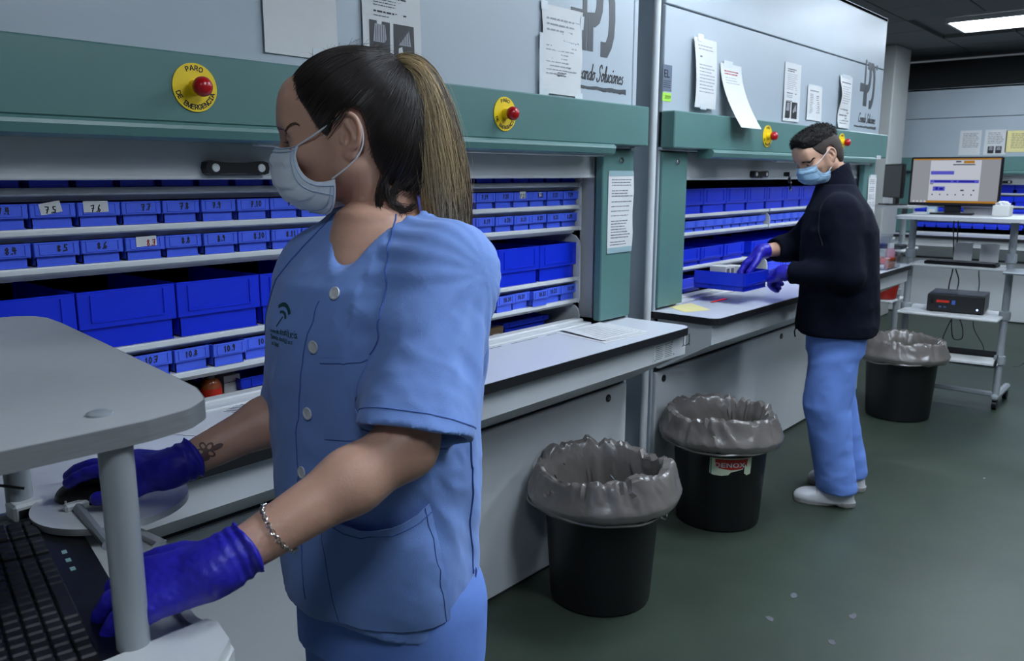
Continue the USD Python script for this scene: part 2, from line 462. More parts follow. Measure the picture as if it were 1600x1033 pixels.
def cabinet(x0, label, loc=None, rotz=0.0, scale=None, shutter_z=1.487, shelves=(), sideplates=(), logo_x=None, logo_z=1.945, seam_z=2.18, sticker=True, small_lock=1.78, key=False):
    c = thing('storage_cabinet', label, 'storage cabinet', loc or (x0, 1.81, 0), rotz, scale=scale)
    P = lambda n, m, k, **kw: part(c, n, m, k, **kw)
    P('side_panel', bx((-.012, .012, 0), (.006, 1.3, 2.5), .002), 'panel_grey')
    P('side_panel', bx((CW - .02, .012, 0), (CW, 1.3, 2.5), .002), 'panel_grey')
    P('top_panel', bx((-.012, .0, 2.48), (CW, 1.3, 2.5)), 'panel_grey')
    P('back_panel', bx((0, 1.28, 0), (CW, 1.3, 2.48)), 'panel_dark')
    P('corner_profile', tube([(-.048, .022, 0), (-.048, .022, 2.5)], .0165, 16), 'panel_light')
    P('fascia_panel', bx((-.014, 0, 1.60), (CW - .035, .02, seam_z - .003), .003), 'panel_grey')
    P('fascia_panel', bx((CW - .031, 0, 1.60), (CW - .002, .02, seam_z - .003), .003), 'panel_grey')
    P('fascia_panel', bx((-.014, 0, seam_z + .003), (CW - .002, .02, 2.5), .003), 'panel_grey')
    P('crossbeam', bx((-.014, -.06, 1.61), (CW, .02, 1.76), .004), 'teal_paint')
    sec = Polygon([(.0, 1.61), (-.07, 1.61), (-.078, 1.604), (-.08, 1.596), (-.074, 1.578), (-.06, 1.572), (0, 1.572)])
    P('canopy_strip', along_x(sec, .30, 2.53), 'teal_paint')
    P('canopy_rail', bx((1.05, -.05, 1.566), (2.5, -.02, 1.573), .001), 'shelf_metal')
    for s, xa in ((0, 0.0), (1, CW - .222)):
        p = P('post', bx((xa, 0, .93), (xa + .215, .034, 1.596), .004), 'teal_paint')
        b = cyl((xa + .12, 0, 1.555), (xa + .12, -.007, 1.555), .0125, .0115, 14)
        part(p, 'bolt', [b, cyl((xa + .12, -.006, 1.555), (xa + .12, -.012, 1.555), .007, .006, 6)], 'chrome')
    P('shutter', [bx((.205, .05, shutter_z), (CW - .21, .068, 1.60), .002), bx((.205, .046, shutter_z), (CW - .21, .07, shutter_z + .012), .003)], 'panel_light')
    hz = shutter_z + .028
    prof = [(-.085, 0), (-.082, .013), (-.07, .0165), (-.03, .0125), (.03, .0125), (.07, .0165), (.082, .013), (.085, 0)]
    hp = Polygon(prof + [(x, -z) for x, z in prof[::-1]])
    hd = P('shutter_handle', moved(stand(ex(hp, 0, .028)), (1.037, .05, hz)), 'black_plastic')
    for s in (-1, 1):
        part(hd, 'screw_cap', cyl((1.037 + s * .062, .0225, hz), (1.037 + s * .062, .019, hz), .0105, .0095, 16), 'white_plastic')
    lk = P('shutter_lock', moved(stand(ex(Point(0, 0).buffer(.011).difference(Point(0, 0).buffer(.0075)), 0, .004)), (small_lock, .05, hz)), 'black_plastic')
    part(lk, 'cylinder', cyl((small_lock, .05, hz), (small_lock, .045, hz), .0075, .0075, 12), 'chrome')
    if key:
        part(lk, 'key', [bx((small_lock - .002, .02, hz - .012), (small_lock + .002, .046, hz + .012), .001), cyl((small_lock, .018, hz - .03), (small_lock, .021, hz - .03), .018, .018, 14),
                         tube(bez([(small_lock, .018, hz - .02), (small_lock + .004, .012, hz - .05), (small_lock + .006, .014, hz - .085)]), .0045, 6)], 'black_plastic', label='key hanging in the shutter lock')
        part(lk, 'key_tag', [cyl((small_lock + .004, .012, hz - .045), (small_lock + .004, .008, hz - .045), .006, .006, 10), cyl((small_lock + .006, .012, hz - .085), (small_lock + .006, .008, hz - .085), .006, .006, 10)], 'chrome')
    # opening: jamb rails, inside, carriers
    for xa, d in ((.195, -1), (CW - .2, 1)):
        P('jamb_rail', bx((xa + .004 * d, .30, .93), (xa + .014 * d, .34, 1.6)), 'panel_dark')
        P('jamb_rail', bx((xa + .028 * d, .075, .93), (xa + .036 * d, .16, 1.6)), 'shelf_metal')
        P('jamb_panel', bx((xa + .046 * d, .08, .93), (xa + .16 * d, .10, 1.6)), 'panel_light')
    P('inner_shell', [bx((.16, .62, .75), (CW - .16, .63, 2.3)), bx((.16, .14, .75), (.172, .62, 2.3)), bx((CW - .172, .14, .75), (CW - .16, .62, 2.3)), bx((.16, .14, 2.28), (CW - .16, .62, 2.3)), bx((.16, .14, .75), (CW - .16, .62, .76))], 'dark_inside')
    for z, (xa, xb), dp in shelves:
        lipsec = Polygon([(.12, z), (.118, z - .004), (.118, z - .013), (.123, z - .017), (.135, z - .017), (.15, z - .030), (.17, z - .030), (.17, z - .006), (.12 + dp, z - .006), (.12 + dp, z)])
        sh = P('shelf', along_x(lipsec, xa, xb), 'shelf_metal')
        part(sh, 'end_cap', bx((xb - .004, .112, z - .016), (xb + .004, .12, z - .001), .001), 'panel_light')
    for xa, za, zb in sideplates:
        hgt = zb - za
        q = Polygon([(.112, za), (.112, zb - .05), (.118, zb - .025), (.135, zb - .008), (.16, zb), (.56, zb), (.56, za)])
        P('carrier_side', along_x(q, xa - .0035, xa + .0035), 'panel_light')
    # below
    P('base_panel', bx((.012, 0, .012), (CW - .012, .02, .64), .004), 'base_grey')
    P('kick_strip', bx((.0, .006, 0), (CW, .03, .012)), 'seam')
    P('inner_apron', bx((.0, .03, .60), (CW, .05, .90)), 'panel_dark')
    for lx in (.075, CW - .15, 1.37):
        lock = P('panel_lock', cyl((lx, 0, .603), (lx, -.004, .603), .0165, .0155, 18), 'black_plastic')
        part(lock, 'lock_core', cyl((lx, -.004, .603), (lx, -.006, .603), .006, .006, 10), 'chrome')
    emergency_stop(c, .89, 1.687)
    emergency_stop(c, 1.925, 1.687)
    if sticker:
        st = P('sticker', moved(stand(ex(sbox(-.036, -.0, .036, .105), 0, .0008)), (.014, 0, 1.84)), 'sticker_grey', label='grey sticker lettered EL over a green 2019 field')
        part(st, 'year_field', moved(stand(ex(sbox(-.035, 0, .035, .034), 0, .0012)), (.014, 0, 1.80)), 'sticker_green', label='lime green field reading 2019')
        g = meshkit.text_mesh('EL', .03, .0006, bold=True)
        part(st, 'lettering', [moved(stand(g), (-.016, -.0009, 1.895)), moved(stand(meshkit.text_mesh('2019', .014, .0006)), (-.005, -.0013, 1.81)), moved(stand(ex(words(-.03, 0, .06, 4, .008, random.Random(4)), 0, .0004)), (.014, -.0009, 1.882))], 'ink', smooth=False, kind='stuff')
    if logo_x is not None:
        lg = P('logo', moved(stand(ex(logo_drawing().buffer(.0055, join_style=2), 0, .0012)), (logo_x, 0, logo_z)), 'logo_dark', label='grey maker emblem of an open A, P and D with a registered mark')
        md = motto('Creando Soluciones', .055)
        mt = moved(stand(ex(md, 0, .001)), (logo_x + .335 - md.bounds[2], 0, logo_z - .105))
        part(lg, 'motto', mt, 'ink', label='handwritten motto Creando Soluciones', smooth=False)
        rr = random.Random(5)
        sw = [(k / 30, math.sin(k * .9) * .0015) for k in range(31)]
        up = [(-.12 + .42 * a, b + .002 + .006 * a) for a, b in sw]
        dn = [(-.12 + .42 * a, b * .7 - .002 - .006 * a - .004 * rr.random()) for a, b in sw]
        part(lg, 'underline', moved(stand(ex(Polygon(up + dn[::-1]).buffer(0), 0, .001)), (logo_x + .055, 0, logo_z - .132)), 'logo_dark')
    return c


def worktop(x0, label, rating=True, loc=None, rotz=0.0, scale=None):
    c = thing('worktop', label, 'worktop', loc or (x0, 1.81, 0), rotz, scale=scale)
    out = Polygon([(-.02, .035), (-.02, -.295), (CW - .01, -.295), (CW - .01, .035)])
    rounded = Polygon(list(rrect(-.02, -.295, CW - .01, .3, .05).intersection(sbox(-1, -1, 5, .035)).exterior.coords))
    part(c, 'top', ex(rounded.buffer(-.003), .892, .9185), 'worktop_grey')
    part(c, 'edge_band', ex(rounded.difference(rounded.buffer(-.0032)), .8885, .9172), 'edge_black')
    part(c, 'underside', ex(rounded.buffer(-.02), .884, .892), 'panel_dark')
    part(c, 'rear_strip', [bx((.215, .035, .905), (CW - .225, .075, .925), .003), bx((.215, .075, .9), (CW - .225, .118, .935), .004)], 'white_plastic')
    part(c, 'slit', [bx((.25 + k * .2, .018, .9182), (.25 + k * .2 + .15, .0215, .9189)) for k in range(12)], 'seam', kind='stuff')
    sec = Polygon([(-.262, .886), (-.262, .802), (-.25, .796), (-.02, .665), (-.004, .665), (-.004, .886)])
    part(c, 'apron', along_x(sec, .0, CW - .005), 'apron_grey')
    part(c, 'wire_hook', [tube(bez([(CW - .06, -.285, .888), (CW - .06, -.285, .85), (CW - .02, -.285, .852), (CW - .02, -.285, .888)], 4), .0018, 6), cyl((CW - .062, -.285, .851), (CW - .07, -.285, .846), .0018, .0018, 6), cyl((CW - .02, -.285, .852), (CW - .016, -.285, .842), .0018, .0018, 6)], 'black_plastic')
    if rating:
        p = part(c, 'rating_plate', moved(stand(ex(sbox(-.082, 0, .082, .068), 0, .0015)), (CW - .165, -.262, .806)), 'panel_light', label='aluminium rating plate with two columns of small print')
        part(p, 'small_print', [moved(stand(ex(words(xa, .06, .055, 8, .007, random.Random(8 + k), short=.2), 0, .0004)), (CW - .165, -.2638, .806)) for k, xa in enumerate((-.068, .0))], 'print_grey', smooth=False, kind='stuff')
        part(p, 'rivet', [cyl((CW - .165 + a, -.2635, .806 + b), (CW - .165 + a, -.2655, .806 + b), .003, .0025, 8) for a, b in ((-.074, .008), (.066, .012), (.05, .062))], 'chrome')
    return c


S1 = [(z, s, .42) for z in (1.470, 1.383, 1.300, 1.098, 1.010) for s in SEC]
SP1 = [(x, za, zb) for x in (SEC[0][0] - .004, SEC[0][1] + .011, SEC[1][1] + .005) for za, zb in ((1.285, 1.60), (1.0, 1.268), (.85, .990))]
cabinet(.07, 'large grey storage cabinet with teal crossbeam behind the ponytailed woman, full of numbered bins', shelves=S1, sideplates=SP1, logo_x=2.42 - .07)
S2 = [(z, s, .42) for z in (1.314, 1.228, 1.063) for s in SEC]
SP2 = [(x, za, zb) for x in (SEC[0][0] - .004, SEC[0][1] + .006, SEC[1][1] + .005) for za, zb in ((1.21, 1.30), (.85, 1.045))]
cabinet(3.07, 'grey storage cabinet with teal crossbeam that the man in the dark jacket reaches into', shutter_z=1.476, shelves=S2, sideplates=SP2, logo_x=5.47 - 3.07 - .04, logo_z=1.935, small_lock=1.39, key=True)
FAR = (9.68, 2.785, 0)
S3 = [(z, s, .42) for z in (1.375, 1.24, 1.155, 1.075) for s in SEC]
SP3 = [(x, .86, 1.60) for x in (SEC[0][0] - .004, SEC[0][1] + .011, SEC[1][1] + .005)]
cabinet(0, 'far grey storage cabinet at right angles behind the monitor trolley', loc=FAR, rotz=-math.pi / 2, scale=(1, 1, .958), shutter_z=1.467, shelves=S3, sideplates=SP3, small_lock=1.4)
worktop(.07, 'long pale grey worktop with black edge behind the woman in blue scrubs')
worktop(3.07, 'pale grey worktop with black edge where the man in the dark jacket works', rating=False)
worktop(0, 'far worktop strip under the bins behind the monitor trolley', rating=False, loc=FAR, rotz=-math.pi / 2, scale=(1, 1, .958))


# ------------------------------------------------------------------ storage bins
def bin_meshes(w, h, d, band, wide=0.88, t=0.0022):
    """Open-front-lipped picking bin; origin at the middle of the front bottom edge, front facing -y. Returns (tray, front band)."""
    hw, lw = w / 2 - .0012, w / 2 * wide
    zb = h - band
    tray = [bx((-lw, 0, 0), (lw, d, t)), bx((-lw, .004, 0), (lw, .004 + t, zb + .002)), bx((-lw, d - t, 0), (lw, d, h)),
            bx((-lw, .004, 0), (-lw + t, d, zb)), bx((lw - t, .004, 0), (lw, d, zb)),
            bx((-hw, 0, zb - .002), (-hw + t, d, h)), bx((hw - t, 0, zb - .002), (hw, d, h)),
            bx((-hw, .004, zb - .002), (-lw + t, d, zb)), bx((lw - t, .004, zb - .002), (hw, d, zb)), bx((-hw, d - t, zb), (hw, d, h))]
    fy = -.006
    fr = [bx((-hw, fy, zb), (hw, .003, h), .0016)]
    fw, fh = w * .72, band * .74
    bt = .0022 if w < .15 else .004
    lift = .0018 if w < .15 else .003
    z0, z1 = zb + band * .2, h - band * .1
    fr += [bx((-fw / 2 - bt, fy - lift, z0), (-fw / 2, fy + .001, z1), .0006), bx((fw / 2, fy - lift, z0), (fw / 2 + bt, fy + .001, z1), .0006), bx((-fw / 2 - bt, fy - lift, z0 - bt), (fw / 2 + bt, fy + .001, z0), .0006),
           bx((-hw, fy - .001, h - .004), (hw, fy + .003, h), .001)]
    return trimesh.util.concatenate(tray), trimesh.util.concatenate(fr)


BIN_N = {}
GREY_CARDS = [0]


def storage_bin(pos, w, h, d, band, label, rotz=0.0, m='bin_blue', text=None, card=None, group=None, wide=.88, rnd=None, tilt=0.0):
    b = thing('storage_bin', label, 'storage bin', pos, rotz, group)
    tr, fr = bin_meshes(w, h, d, band, wide)
    part(b, 'tray', tr, m, smooth=False)
    f = part(b, 'front_band', fr, m, smooth=False)
    rnd = rnd or random.Random(int(pos[0] * 1000))
    zc = h - band * .42
    y = -.0064
    if card:
        cw, chh, cx, ang, col = card
        pc = affinity.rotate(Polygon([(-cw / 2, -chh / 2), (cw / 2, -chh / 2 * .9), (cw / 2 * .97, chh / 2), (-cw / 2 * .98, chh / 2 * .95)]), ang)
        part(f, 'paper_label', moved(stand(ex(pc, 0, .0005)), (cx, y - .0004, zc + .003)), 'paper', label='white paper label')
    if text:
        g = handwriting(text, band * .48, rnd, .0024)
        dx = rnd.uniform(-.008, .014) if not card else card[2] + (card[0] * .22 if card[4] else 0)
        part(f, 'handwriting', moved(stand(ex(g, 0, .0004)), (dx, y - (.0010 if card else .0004), zc - .001)), 'ink_red' if card and card[4] else 'ink', smooth=False, label='felt-pen mark ' + text)
    return b


rb = random.Random(21)
ORD = ['zeroth', 'first', 'second', 'third', 'fourth', 'fifth', 'sixth', 'seventh', 'eighth', 'ninth', 'tenth', 'eleventh', 'twelfth', 'thirteenth', 'fourteenth', 'fifteenth', 'sixteenth', 'seventeenth', 'eighteenth', 'nineteenth', 'twentieth', 'twenty-first', 'twenty-second', 'twenty-third', 'twenty-fourth']


def row_x(k, pitch=.098):
    s = 0 if k <= 12 else 1
    return .07 + SEC[s][0] + pitch * ((k - 1) % 12 + .5)


def dy():
    return 1.936 + rb.uniform(-.002, .007)


CARDS = {'7.5': (.045, .026, -.005, 9, 0), '7.6': (.056, .026, -.008, -1, 0), '8.7': (.05, .024, .002, 1, 1), '7.11': (.012, .018, .022, 4, 0), '7.21': (.034, .026, .0, 0, 0), '7.22': (.014, .016, .01, 3, 0)}
for row, z, h in ((7, 1.3835, .0535), (8, 1.3005, .0525)):
    for k in list(range(3, 25)):
        n = '%d.%d' % (row, k)
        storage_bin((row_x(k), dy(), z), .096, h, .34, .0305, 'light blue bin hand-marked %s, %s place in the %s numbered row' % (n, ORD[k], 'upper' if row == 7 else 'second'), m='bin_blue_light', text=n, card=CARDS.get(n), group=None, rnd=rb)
for k in range(3, 25):
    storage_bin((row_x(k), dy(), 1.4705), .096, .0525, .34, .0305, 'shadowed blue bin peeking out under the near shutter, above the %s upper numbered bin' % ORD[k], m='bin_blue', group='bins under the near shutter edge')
for k in list(range(6, 25)):
    n = '10.%d' % k
    storage_bin((row_x(k), dy() - (.012 if k in (9, 20, 22) else 0), 1.0105), .096, .058, .34, .032, 'light blue bin hand-marked %s, %s place in the row under the big bins' % (n, ORD[k]), m='bin_blue_light', text=n, rnd=rb)
for s, ks in ((0, (1, 2, 3, 4)), (1, (0, 1, 2, 3, 4))):
    for k in ks:
        xx = .07 + SEC[s][0] + .235 * (k + .5)
        where = {(0, 1): 'partly cut by the desk board at far left', (0, 2): 'with a glossy lit rim above the desk corner', (0, 3): 'second left of the woman, right of the glossy one', (0, 4): 'half covered by the chest of the woman',
                 (1, 0): 'behind the woman, just right of the middle divider', (1, 1): 'behind the woman, second right of the middle divider', (1, 2): 'mostly behind the shoulder of the woman', (1, 3): 'second from the teal post', (1, 4): 'nearest the teal post'}[(s, k)]
        storage_bin((xx, 1.938 + rb.uniform(0, .004), 1.099), .233, .137, .36, .087, 'large deep blue bin %s' % where, m='bin_blue_deep', wide=.93)
for k in range(1, 3):
    xx = .07 + SEC[1][0] + .30 * (k + 1.2)
    storage_bin((xx, 2.02, .90), .28, .045, .3, .02, ['dark blue low bin left in the bottom compartment above the papers', 'dark blue low bin right in the bottom compartment beside the teal post'][k - 1], m='bin_blue')
storage_bin((1.30, 2.0, .885), .26, .06, .3, .03, 'dark blue low bin in the bottom compartment beside the red-labelled bottle', m='bin_blue')
# second cabinet
for k in range(9):
    xx = 3.188 + .245 * (k + .5)
    storage_bin((xx, 1.938, 1.3145), .243, .12, .34, .078, 'tall blue bin, %s from the teal post under the second shutter' % ORD[k + 1], m='bin_blue', wide=.9)
for k in range(11):
    storage_bin((3.28 + .101 * (k + .5) + .03, 1.938 + rb.uniform(0, .004), 1.2285), .099, .051, .34, .032, 'narrow blue bin, %s from the teal post in the man\'s second row' % ORD[k + 1], m='bin_blue_light', group='narrow bins left of the divider')
for k in range(11):
    storage_bin((4.475 + .101 * (k + .5), 1.938 + rb.uniform(0, .004), 1.2285), .099, .051, .34, .032, 'narrow blue bin, %s right of the divider in the man\'s second row' % ORD[k + 1], m='bin_blue_light', group='narrow bins right of the divider')
for k, xx in enumerate((3.31, 3.55, 3.795, 4.045, 4.32, 4.59, 4.83, 5.07)):
    storage_bin((xx, 1.936 - (.02 if k == 4 else 0) + rb.uniform(0, .004), 1.0635), .236, .083, .34, .062, 'glossy blue bin, %s from the teal post on the man\'s third shelf' % ORD[k + 1], m='bin_blue_deep', wide=.94)
storage_bin((3.548, 1.93, .94), .262, .066, .32, .055, 'glossy blue bin on the lowest shelf, left of the pulled-out bin', m='bin_blue_deep', wide=.95)
for k in range(4):
    storage_bin((4.60 + .25 * k, 1.95, .94), .243, .068, .32, .052, 'blue bin on the lowest shelf right of the divider, %s from it' % ORD[k + 1], m='bin_blue', wide=.94)
# far cabinet: local x runs to world -y
for zz, hh, pw, bd, mm, rown in ((1.3755, .09, .235, .05, 'bin_blue_deep', 'top'), (1.2405, .10, .235, .055, 'bin_blue_deep', 'second'), (1.1555, .05, .117, .03, 'bin_blue', 'third'), (1.0755, .055, .117, .032, 'bin_blue', 'fourth'), (.985, .055, .117, .032, 'bin_blue', 'lowest')):
    n = int(1.176 / pw)
    for k in range(n):
        xl = SEC[0][0] + pw * (k + .5)
        storage_bin((FAR[0] + .128, FAR[1] - xl, zz * .958), pw - .002, hh * .958, .34, bd, 'far blue bin, %s along the %s row of the cabinet behind the monitor' % (ORD[k + 1], rown), rotz=-math.pi / 2, m=mm, group='far cabinet bins')
    for k in range(2 if pw > .2 else 3):
        xl = SEC[1][0] + pw * (k + .5)
        storage_bin((FAR[0] + .128, FAR[1] - xl, zz * .958), pw - .002, hh * .958, .34, bd, 'far blue bin, %s along the %s row of the cabinet behind the monitor' % (ORD[n + k + 1], rown), rotz=-math.pi / 2, m=mm, group='far cabinet bins')

# ------------------------------------------------------------------ papers, notices
FY = 1.81           # fascia plane


def paper_thing(name, label, xc, z, w, h, curl=None, m='paper', y=FY, prints=(), tapes=(), photos=(), tilt=0.0, rotz=0.0, cat='paper sheet', group=None):
    curl = curl or (lambda u, v: 0.003 + 0.004 * np.sin(3 * u + 2 * v) ** 2 + 0 * v)
    t = thing(name, label, cat, (xc, y, z), rotz, group)
    T = np.array([[math.cos(tilt), 0, math.sin(tilt)], [0, 1, 0], [-math.sin(tilt), 0, math.cos(tilt)]])
    R = lambda q: moved(q, R=T)
    part(t, 'sheet', R(sheet(w, h, curl)), m, smooth=60)
    for drawing, ink in prints:
        part(t, 'printed_text' if ink != 'ink_blue' else 'handwriting', R(on_sheet(drawing, w, h, curl)), ink, smooth=False, kind='stuff')
    for cx, cz, tw, th, col in tapes:
        part(t, 'tape', R(moved(on_sheet(sbox(cx - tw / 2, cz - th / 2, cx + tw / 2, cz + th / 2), w, h, lambda u, v: curl(np.clip(u, 0, 1), np.clip(v, 0, 1)) + .0008), (0, 0, 0))), col, smooth=False)
    for cx, cz, pw, ph in photos:
        p = part(t, 'printed_photo', R(on_sheet(sbox(cx - pw / 2, cz - ph / 2, cx + pw / 2, cz + ph / 2), w, h, curl)), 'photo_dark', smooth=False, label='small dark photo of a pale striped packet')
        pk = Polygon([(cx - pw * .26, cz + ph * .42), (cx + pw * .26, cz + ph * .42), (cx + pw * .34, cz - ph * .05), (cx - pw * .34, cz - ph * .05)])
        part(p, 'packet', R(on_sheet(pk, w, h, curl, lift=.0007)), 'print_pale', smooth=False)
        part(p, 'stripe', R(on_sheet(unary_union([sbox(cx - pw * .22 + k * pw * .11, cz - ph * .03, cx - pw * .2 + k * pw * .11, cz + ph * .40) for k in range(5)]), w, h, curl, lift=.001)), 'print_grey', smooth=False, kind='stuff')
    return t


rp = random.Random(11)
paper_thing('paper_sheet', 'large blank white paper sheet taped high on the fascia above the woman\'s forehead', 1.287, 2.09, .218, .30, prints=[], tapes=[(.06, -.30, .06, .05, 'tape')])
W = .212
paper_thing('notice', 'printed notice with two dark packet photos directly above the woman\'s ponytail', 1.587, 2.085, W, .297,
            prints=[(words(-.07, -.006, .15, 3, .0085, rp), 'print_grey'), (words(-.068, -.097, .155, 2, .010, rp, bold=(0, 1), short=.2), 'ink'), (words(-.068, -.118, .12, 3, .0075, rp), 'print_grey'), (words(-.068, -.148, .125, 1, .010, rp, bold=(0,), short=.05), 'ink'), (words(-.068, -.160, .08, 1, .0075, rp), 'print_grey')],
            photos=[(-.046, -.225, .075, .10), (.042, -.225, .075, .10)])
scr = []
for ln, (xa, xb, zz) in enumerate(((.0, .095, -.088), (.01, .10, -.106))):
    x = xa
    while x < xb:
        n = rp.randint(3, 6)
        scr.append(LineString([(x + .0026 * k, zz - .05 * (x - xa) + rp.uniform(-.004, .004)) for k in range(n)]).buffer(.0009, quad_segs=2))
        x += .0026 * n + .003
paper_thing('paper_sheet', 'taped white sheet with blue handwriting overlapping the near maker emblem', 2.36, 2.062, .226, .288, curl=lambda u, v: .004 + .006 * np.sin(5 * v + u * 2) ** 2,
            prints=[(words(-.09, -.04, .19, 3, .018, rp, short=.4), 'print_pale'), (unary_union(scr), 'ink_blue'), (words(-.09, -.128, .17, 8, .013, rp, short=.5), 'print_pale'), (words(-.03, -.215, .05, 2, .009, rp), 'print_grey')],
            tapes=[(-.10, -.005, .035, .03, 'tape'), (.112, -.035, .02, .045, 'tape'), (-.122, -.19, .018, .19, 'tape'), (-.105, -.288, .05, .03, 'tape'), (.10, -.29, .045, .03, 'tape')])
paper_thing('notice', 'long white typed notice taped to the near teal post', 2.756, 1.512, .176, .315, curl=lambda u, v: .002 + .004 * (v > .0) * np.sin(6 * v) ** 2 * u,
            prints=[(words(-.065, -.03, .14, 3, .0105, rp), 'print_grey'), (words(-.065, -.072, .145, 3, .0105, rp), 'print_grey')] + [(words(-.065, -.115 - .018 * k, .14, 1, .0105, rp, short=.15), 'print_grey') for k in range(4)] + [(words(-.065, -.19, .13, 7, .0108, rp), 'print_grey'), (words(-.068, -.272, .11, 2, .0105, rp, short=.1), 'print_grey')],
            tapes=[(0, -.007, .17, .02, 'tape_clear'), (0, -.306, .17, .022, 'tape_clear')])
paper_thing('paper_sheet', 'white sheet standing off the second cabinet beside the EL sticker', 3.375, 2.08, .205, .292, curl=lambda u, v: .012 + .02 * np.sin(2.2 * v) * (1 - .5 * u), prints=[(words(-.07, -.03, .15, 2, .014, rp), 'print_pale'), (words(-.06, -.075, .03, 1, .012, rp, bold=(0,)), 'print_grey'), (words(-.07, -.11, .15, 9, .014, rp), 'print_pale')], tapes=[(-.045, .0, .05, .03, 'tape'), (-.02, -.288, .06, .02, 'tape')])
paper_thing('paper_sheet', 'white sheet with faded red heading curling out over the second crossbeam', 3.645, 2.0, .213, .29, curl=lambda u, v: .004 + .118 * v ** 1.7, prints=[(words(-.07, -.03, .15, 2, .012, rp, bold=(0, 1)), 'ink_red'), (words(-.07, -.06, .15, 3, .012, rp), 'print_pale')], tapes=[(-.03, -.002, .09, .03, 'tape')])
paper_thing('notice', 'printed notice with two dark photos at its foot, left of the man\'s hair', 4.365, 2.075, .212, .295, prints=[(words(-.075, -.03, .12, 2, .010, rp, bold=(0, 1)), 'ink'), (words(-.075, -.055, .15, 9, .0095, rp), 'print_pale'), (words(-.075, -.15, .15, 1, .010, rp, bold=(0,)), 'ink'), (words(-.075, -.163, .12, 2, .009, rp), 'print_grey'), (words(-.075, -.19, .12, 1, .009, rp, bold=(0,)), 'ink')],
            photos=[(-.045, -.238, .07, .085), (.04, -.238, .07, .085)])
paper_thing('notice', 'smaller white list in two columns just above the man\'s head', 4.685, 1.985, .212, .185, prints=[(words(-.075, -.025, .15, 1, .010, rp, bold=(0,)), 'print_grey'), (words(-.075, -.045, .05, 12, .009, rp), 'print_grey'), (words(.02, -.05, .06, 9, .011, rp, bold=(0, 3, 5)), 'print_grey')], tapes=[(0, -.002, .2, .014, 'tape')])
paper_thing('notice', 'wrinkled typed notice left of the second maker emblem', 5.155, 2.078, .212, .30, curl=lambda u, v: .006 + .02 * (1 - u) * np.sin(4 * v) ** 2, prints=[(words(-.08, -.035, .16, 1, .012, rp, bold=(0,)), 'ink'), (words(-.08, -.06, .16, 8, .0135, rp), 'print_pale'), (words(-.08, -.19, .16, 6, .016, rp, bold=(0, 1, 2, 3)), 'print_grey')], tapes=[(0, -.002, .15, .02, 'tape')])
paper_thing('notice', 'typed white notice on the far teal post behind the man', 5.80, 1.50, .16, .31, prints=[(words(-.06, -.03 - .05 * k, .13, 3, .012, rp), 'print_grey') for k in range(5)], tapes=[(0, -.006, .15, .02, 'tape_clear')])
paper_thing('label_strip', 'small white label stuck on the right end of the second crossbeam', 5.70, 1.625, .085, .022, y=1.75, curl=lambda u, v: .0008 + 0 * u, prints=[(words(-.03, -.005, .06, 2, .008, rp), 'print_pale')], cat='label')
for xl, lab, w, h, m, ph in ((.71, 'typed sheet on the far cabinet above the monitor', .20, .25, 'paper', ()), (.94, 'sheet with two dark photos on the far cabinet above the monitor', .20, .25, 'paper', ((-.035, -.20, .055, .07), (.035, -.20, .055, .07))), (1.15, 'yellow sheet on the far cabinet at the right picture edge', .24, .21, 'paper_yellow', ())):
    paper_thing('notice', lab, FAR[0], 1.955 if m == 'paper' else 1.94, w, h, m=m, y=FAR[1] - xl, rotz=-math.pi / 2, curl=lambda u, v: .002 + 0 * u, prints=[(words(-.07, -.03, .15, 9 if not ph else 7, .017, rp), 'print_grey')], photos=ph)


def flat_paper(label, corners, z, m='paper', printed=None, name='paper_sheet', lift=.0):
    """A sheet lying on a worktop: its four corners in metres."""
    c = np.array(corners, float)
    o = c.mean(0)
    t = thing(name, label, 'paper sheet', (o[0], o[1], z))
    c = c - o
    n = 7
    u, v = np.meshgrid(np.linspace(0, 1, n), np.linspace(0, 1, n), indexing='ij')
    xy = (c[0] * ((1 - u) * (1 - v))[..., None] + c[1] * (u * (1 - v))[..., None] + c[2] * (u * v)[..., None] + c[3] * ((1 - u) * v)[..., None])
    zz = .0012 + lift * (np.abs(u - .5) * 2) ** 3 * v
    top = np.concatenate([xy, zz[..., None]], -1).reshape(-1, 3)
    bot = top - (0, 0, .0008)
    F = []
    for i in range(n - 1):
        for j in range(n - 1):
            a, b, d, e = i * n + j, (i + 1) * n + j, (i + 1) * n + j + 1, i * n + j + 1
            F += [(a, b, d), (a, d, e), (n * n + a, n * n + d, n * n + b), (n * n + a, n * n + e, n * n + d)]
    rim = [i * n for i in range(n)] + [(n - 1) * n + j for j in range(1, n)] + [i * n + n - 1 for i in range(n - 2, -1, -1)] + [j for j in range(n - 2, 0, -1)]
    for k in range(len(rim)):
        a, b = rim[k], rim[(k + 1) % len(rim)]
        F += [(a, b, n * n + b), (a, n * n + b, n * n + a)]
    g = trimesh.Trimesh(np.vstack([top, bot]), F, process=False)
    g.fix_normals()
    part(t, 'sheet', g, m, smooth=60)
    if printed:
        lines = []
        for (ua, ub, va, vb) in printed:
            q = [c[0] * (1 - a) * (1 - b) + c[1] * a * (1 - b) + c[2] * a * b + c[3] * (1 - a) * b for a, b in ((ua, va), (ub, va), (ub, vb), (ua, vb))]
            lines.append(Polygon(q).buffer(0))
        part(t, 'printed_text', ex(unary_union(lines), .0016, .0019), 'print_grey', smooth=False, kind='stuff')
    return t


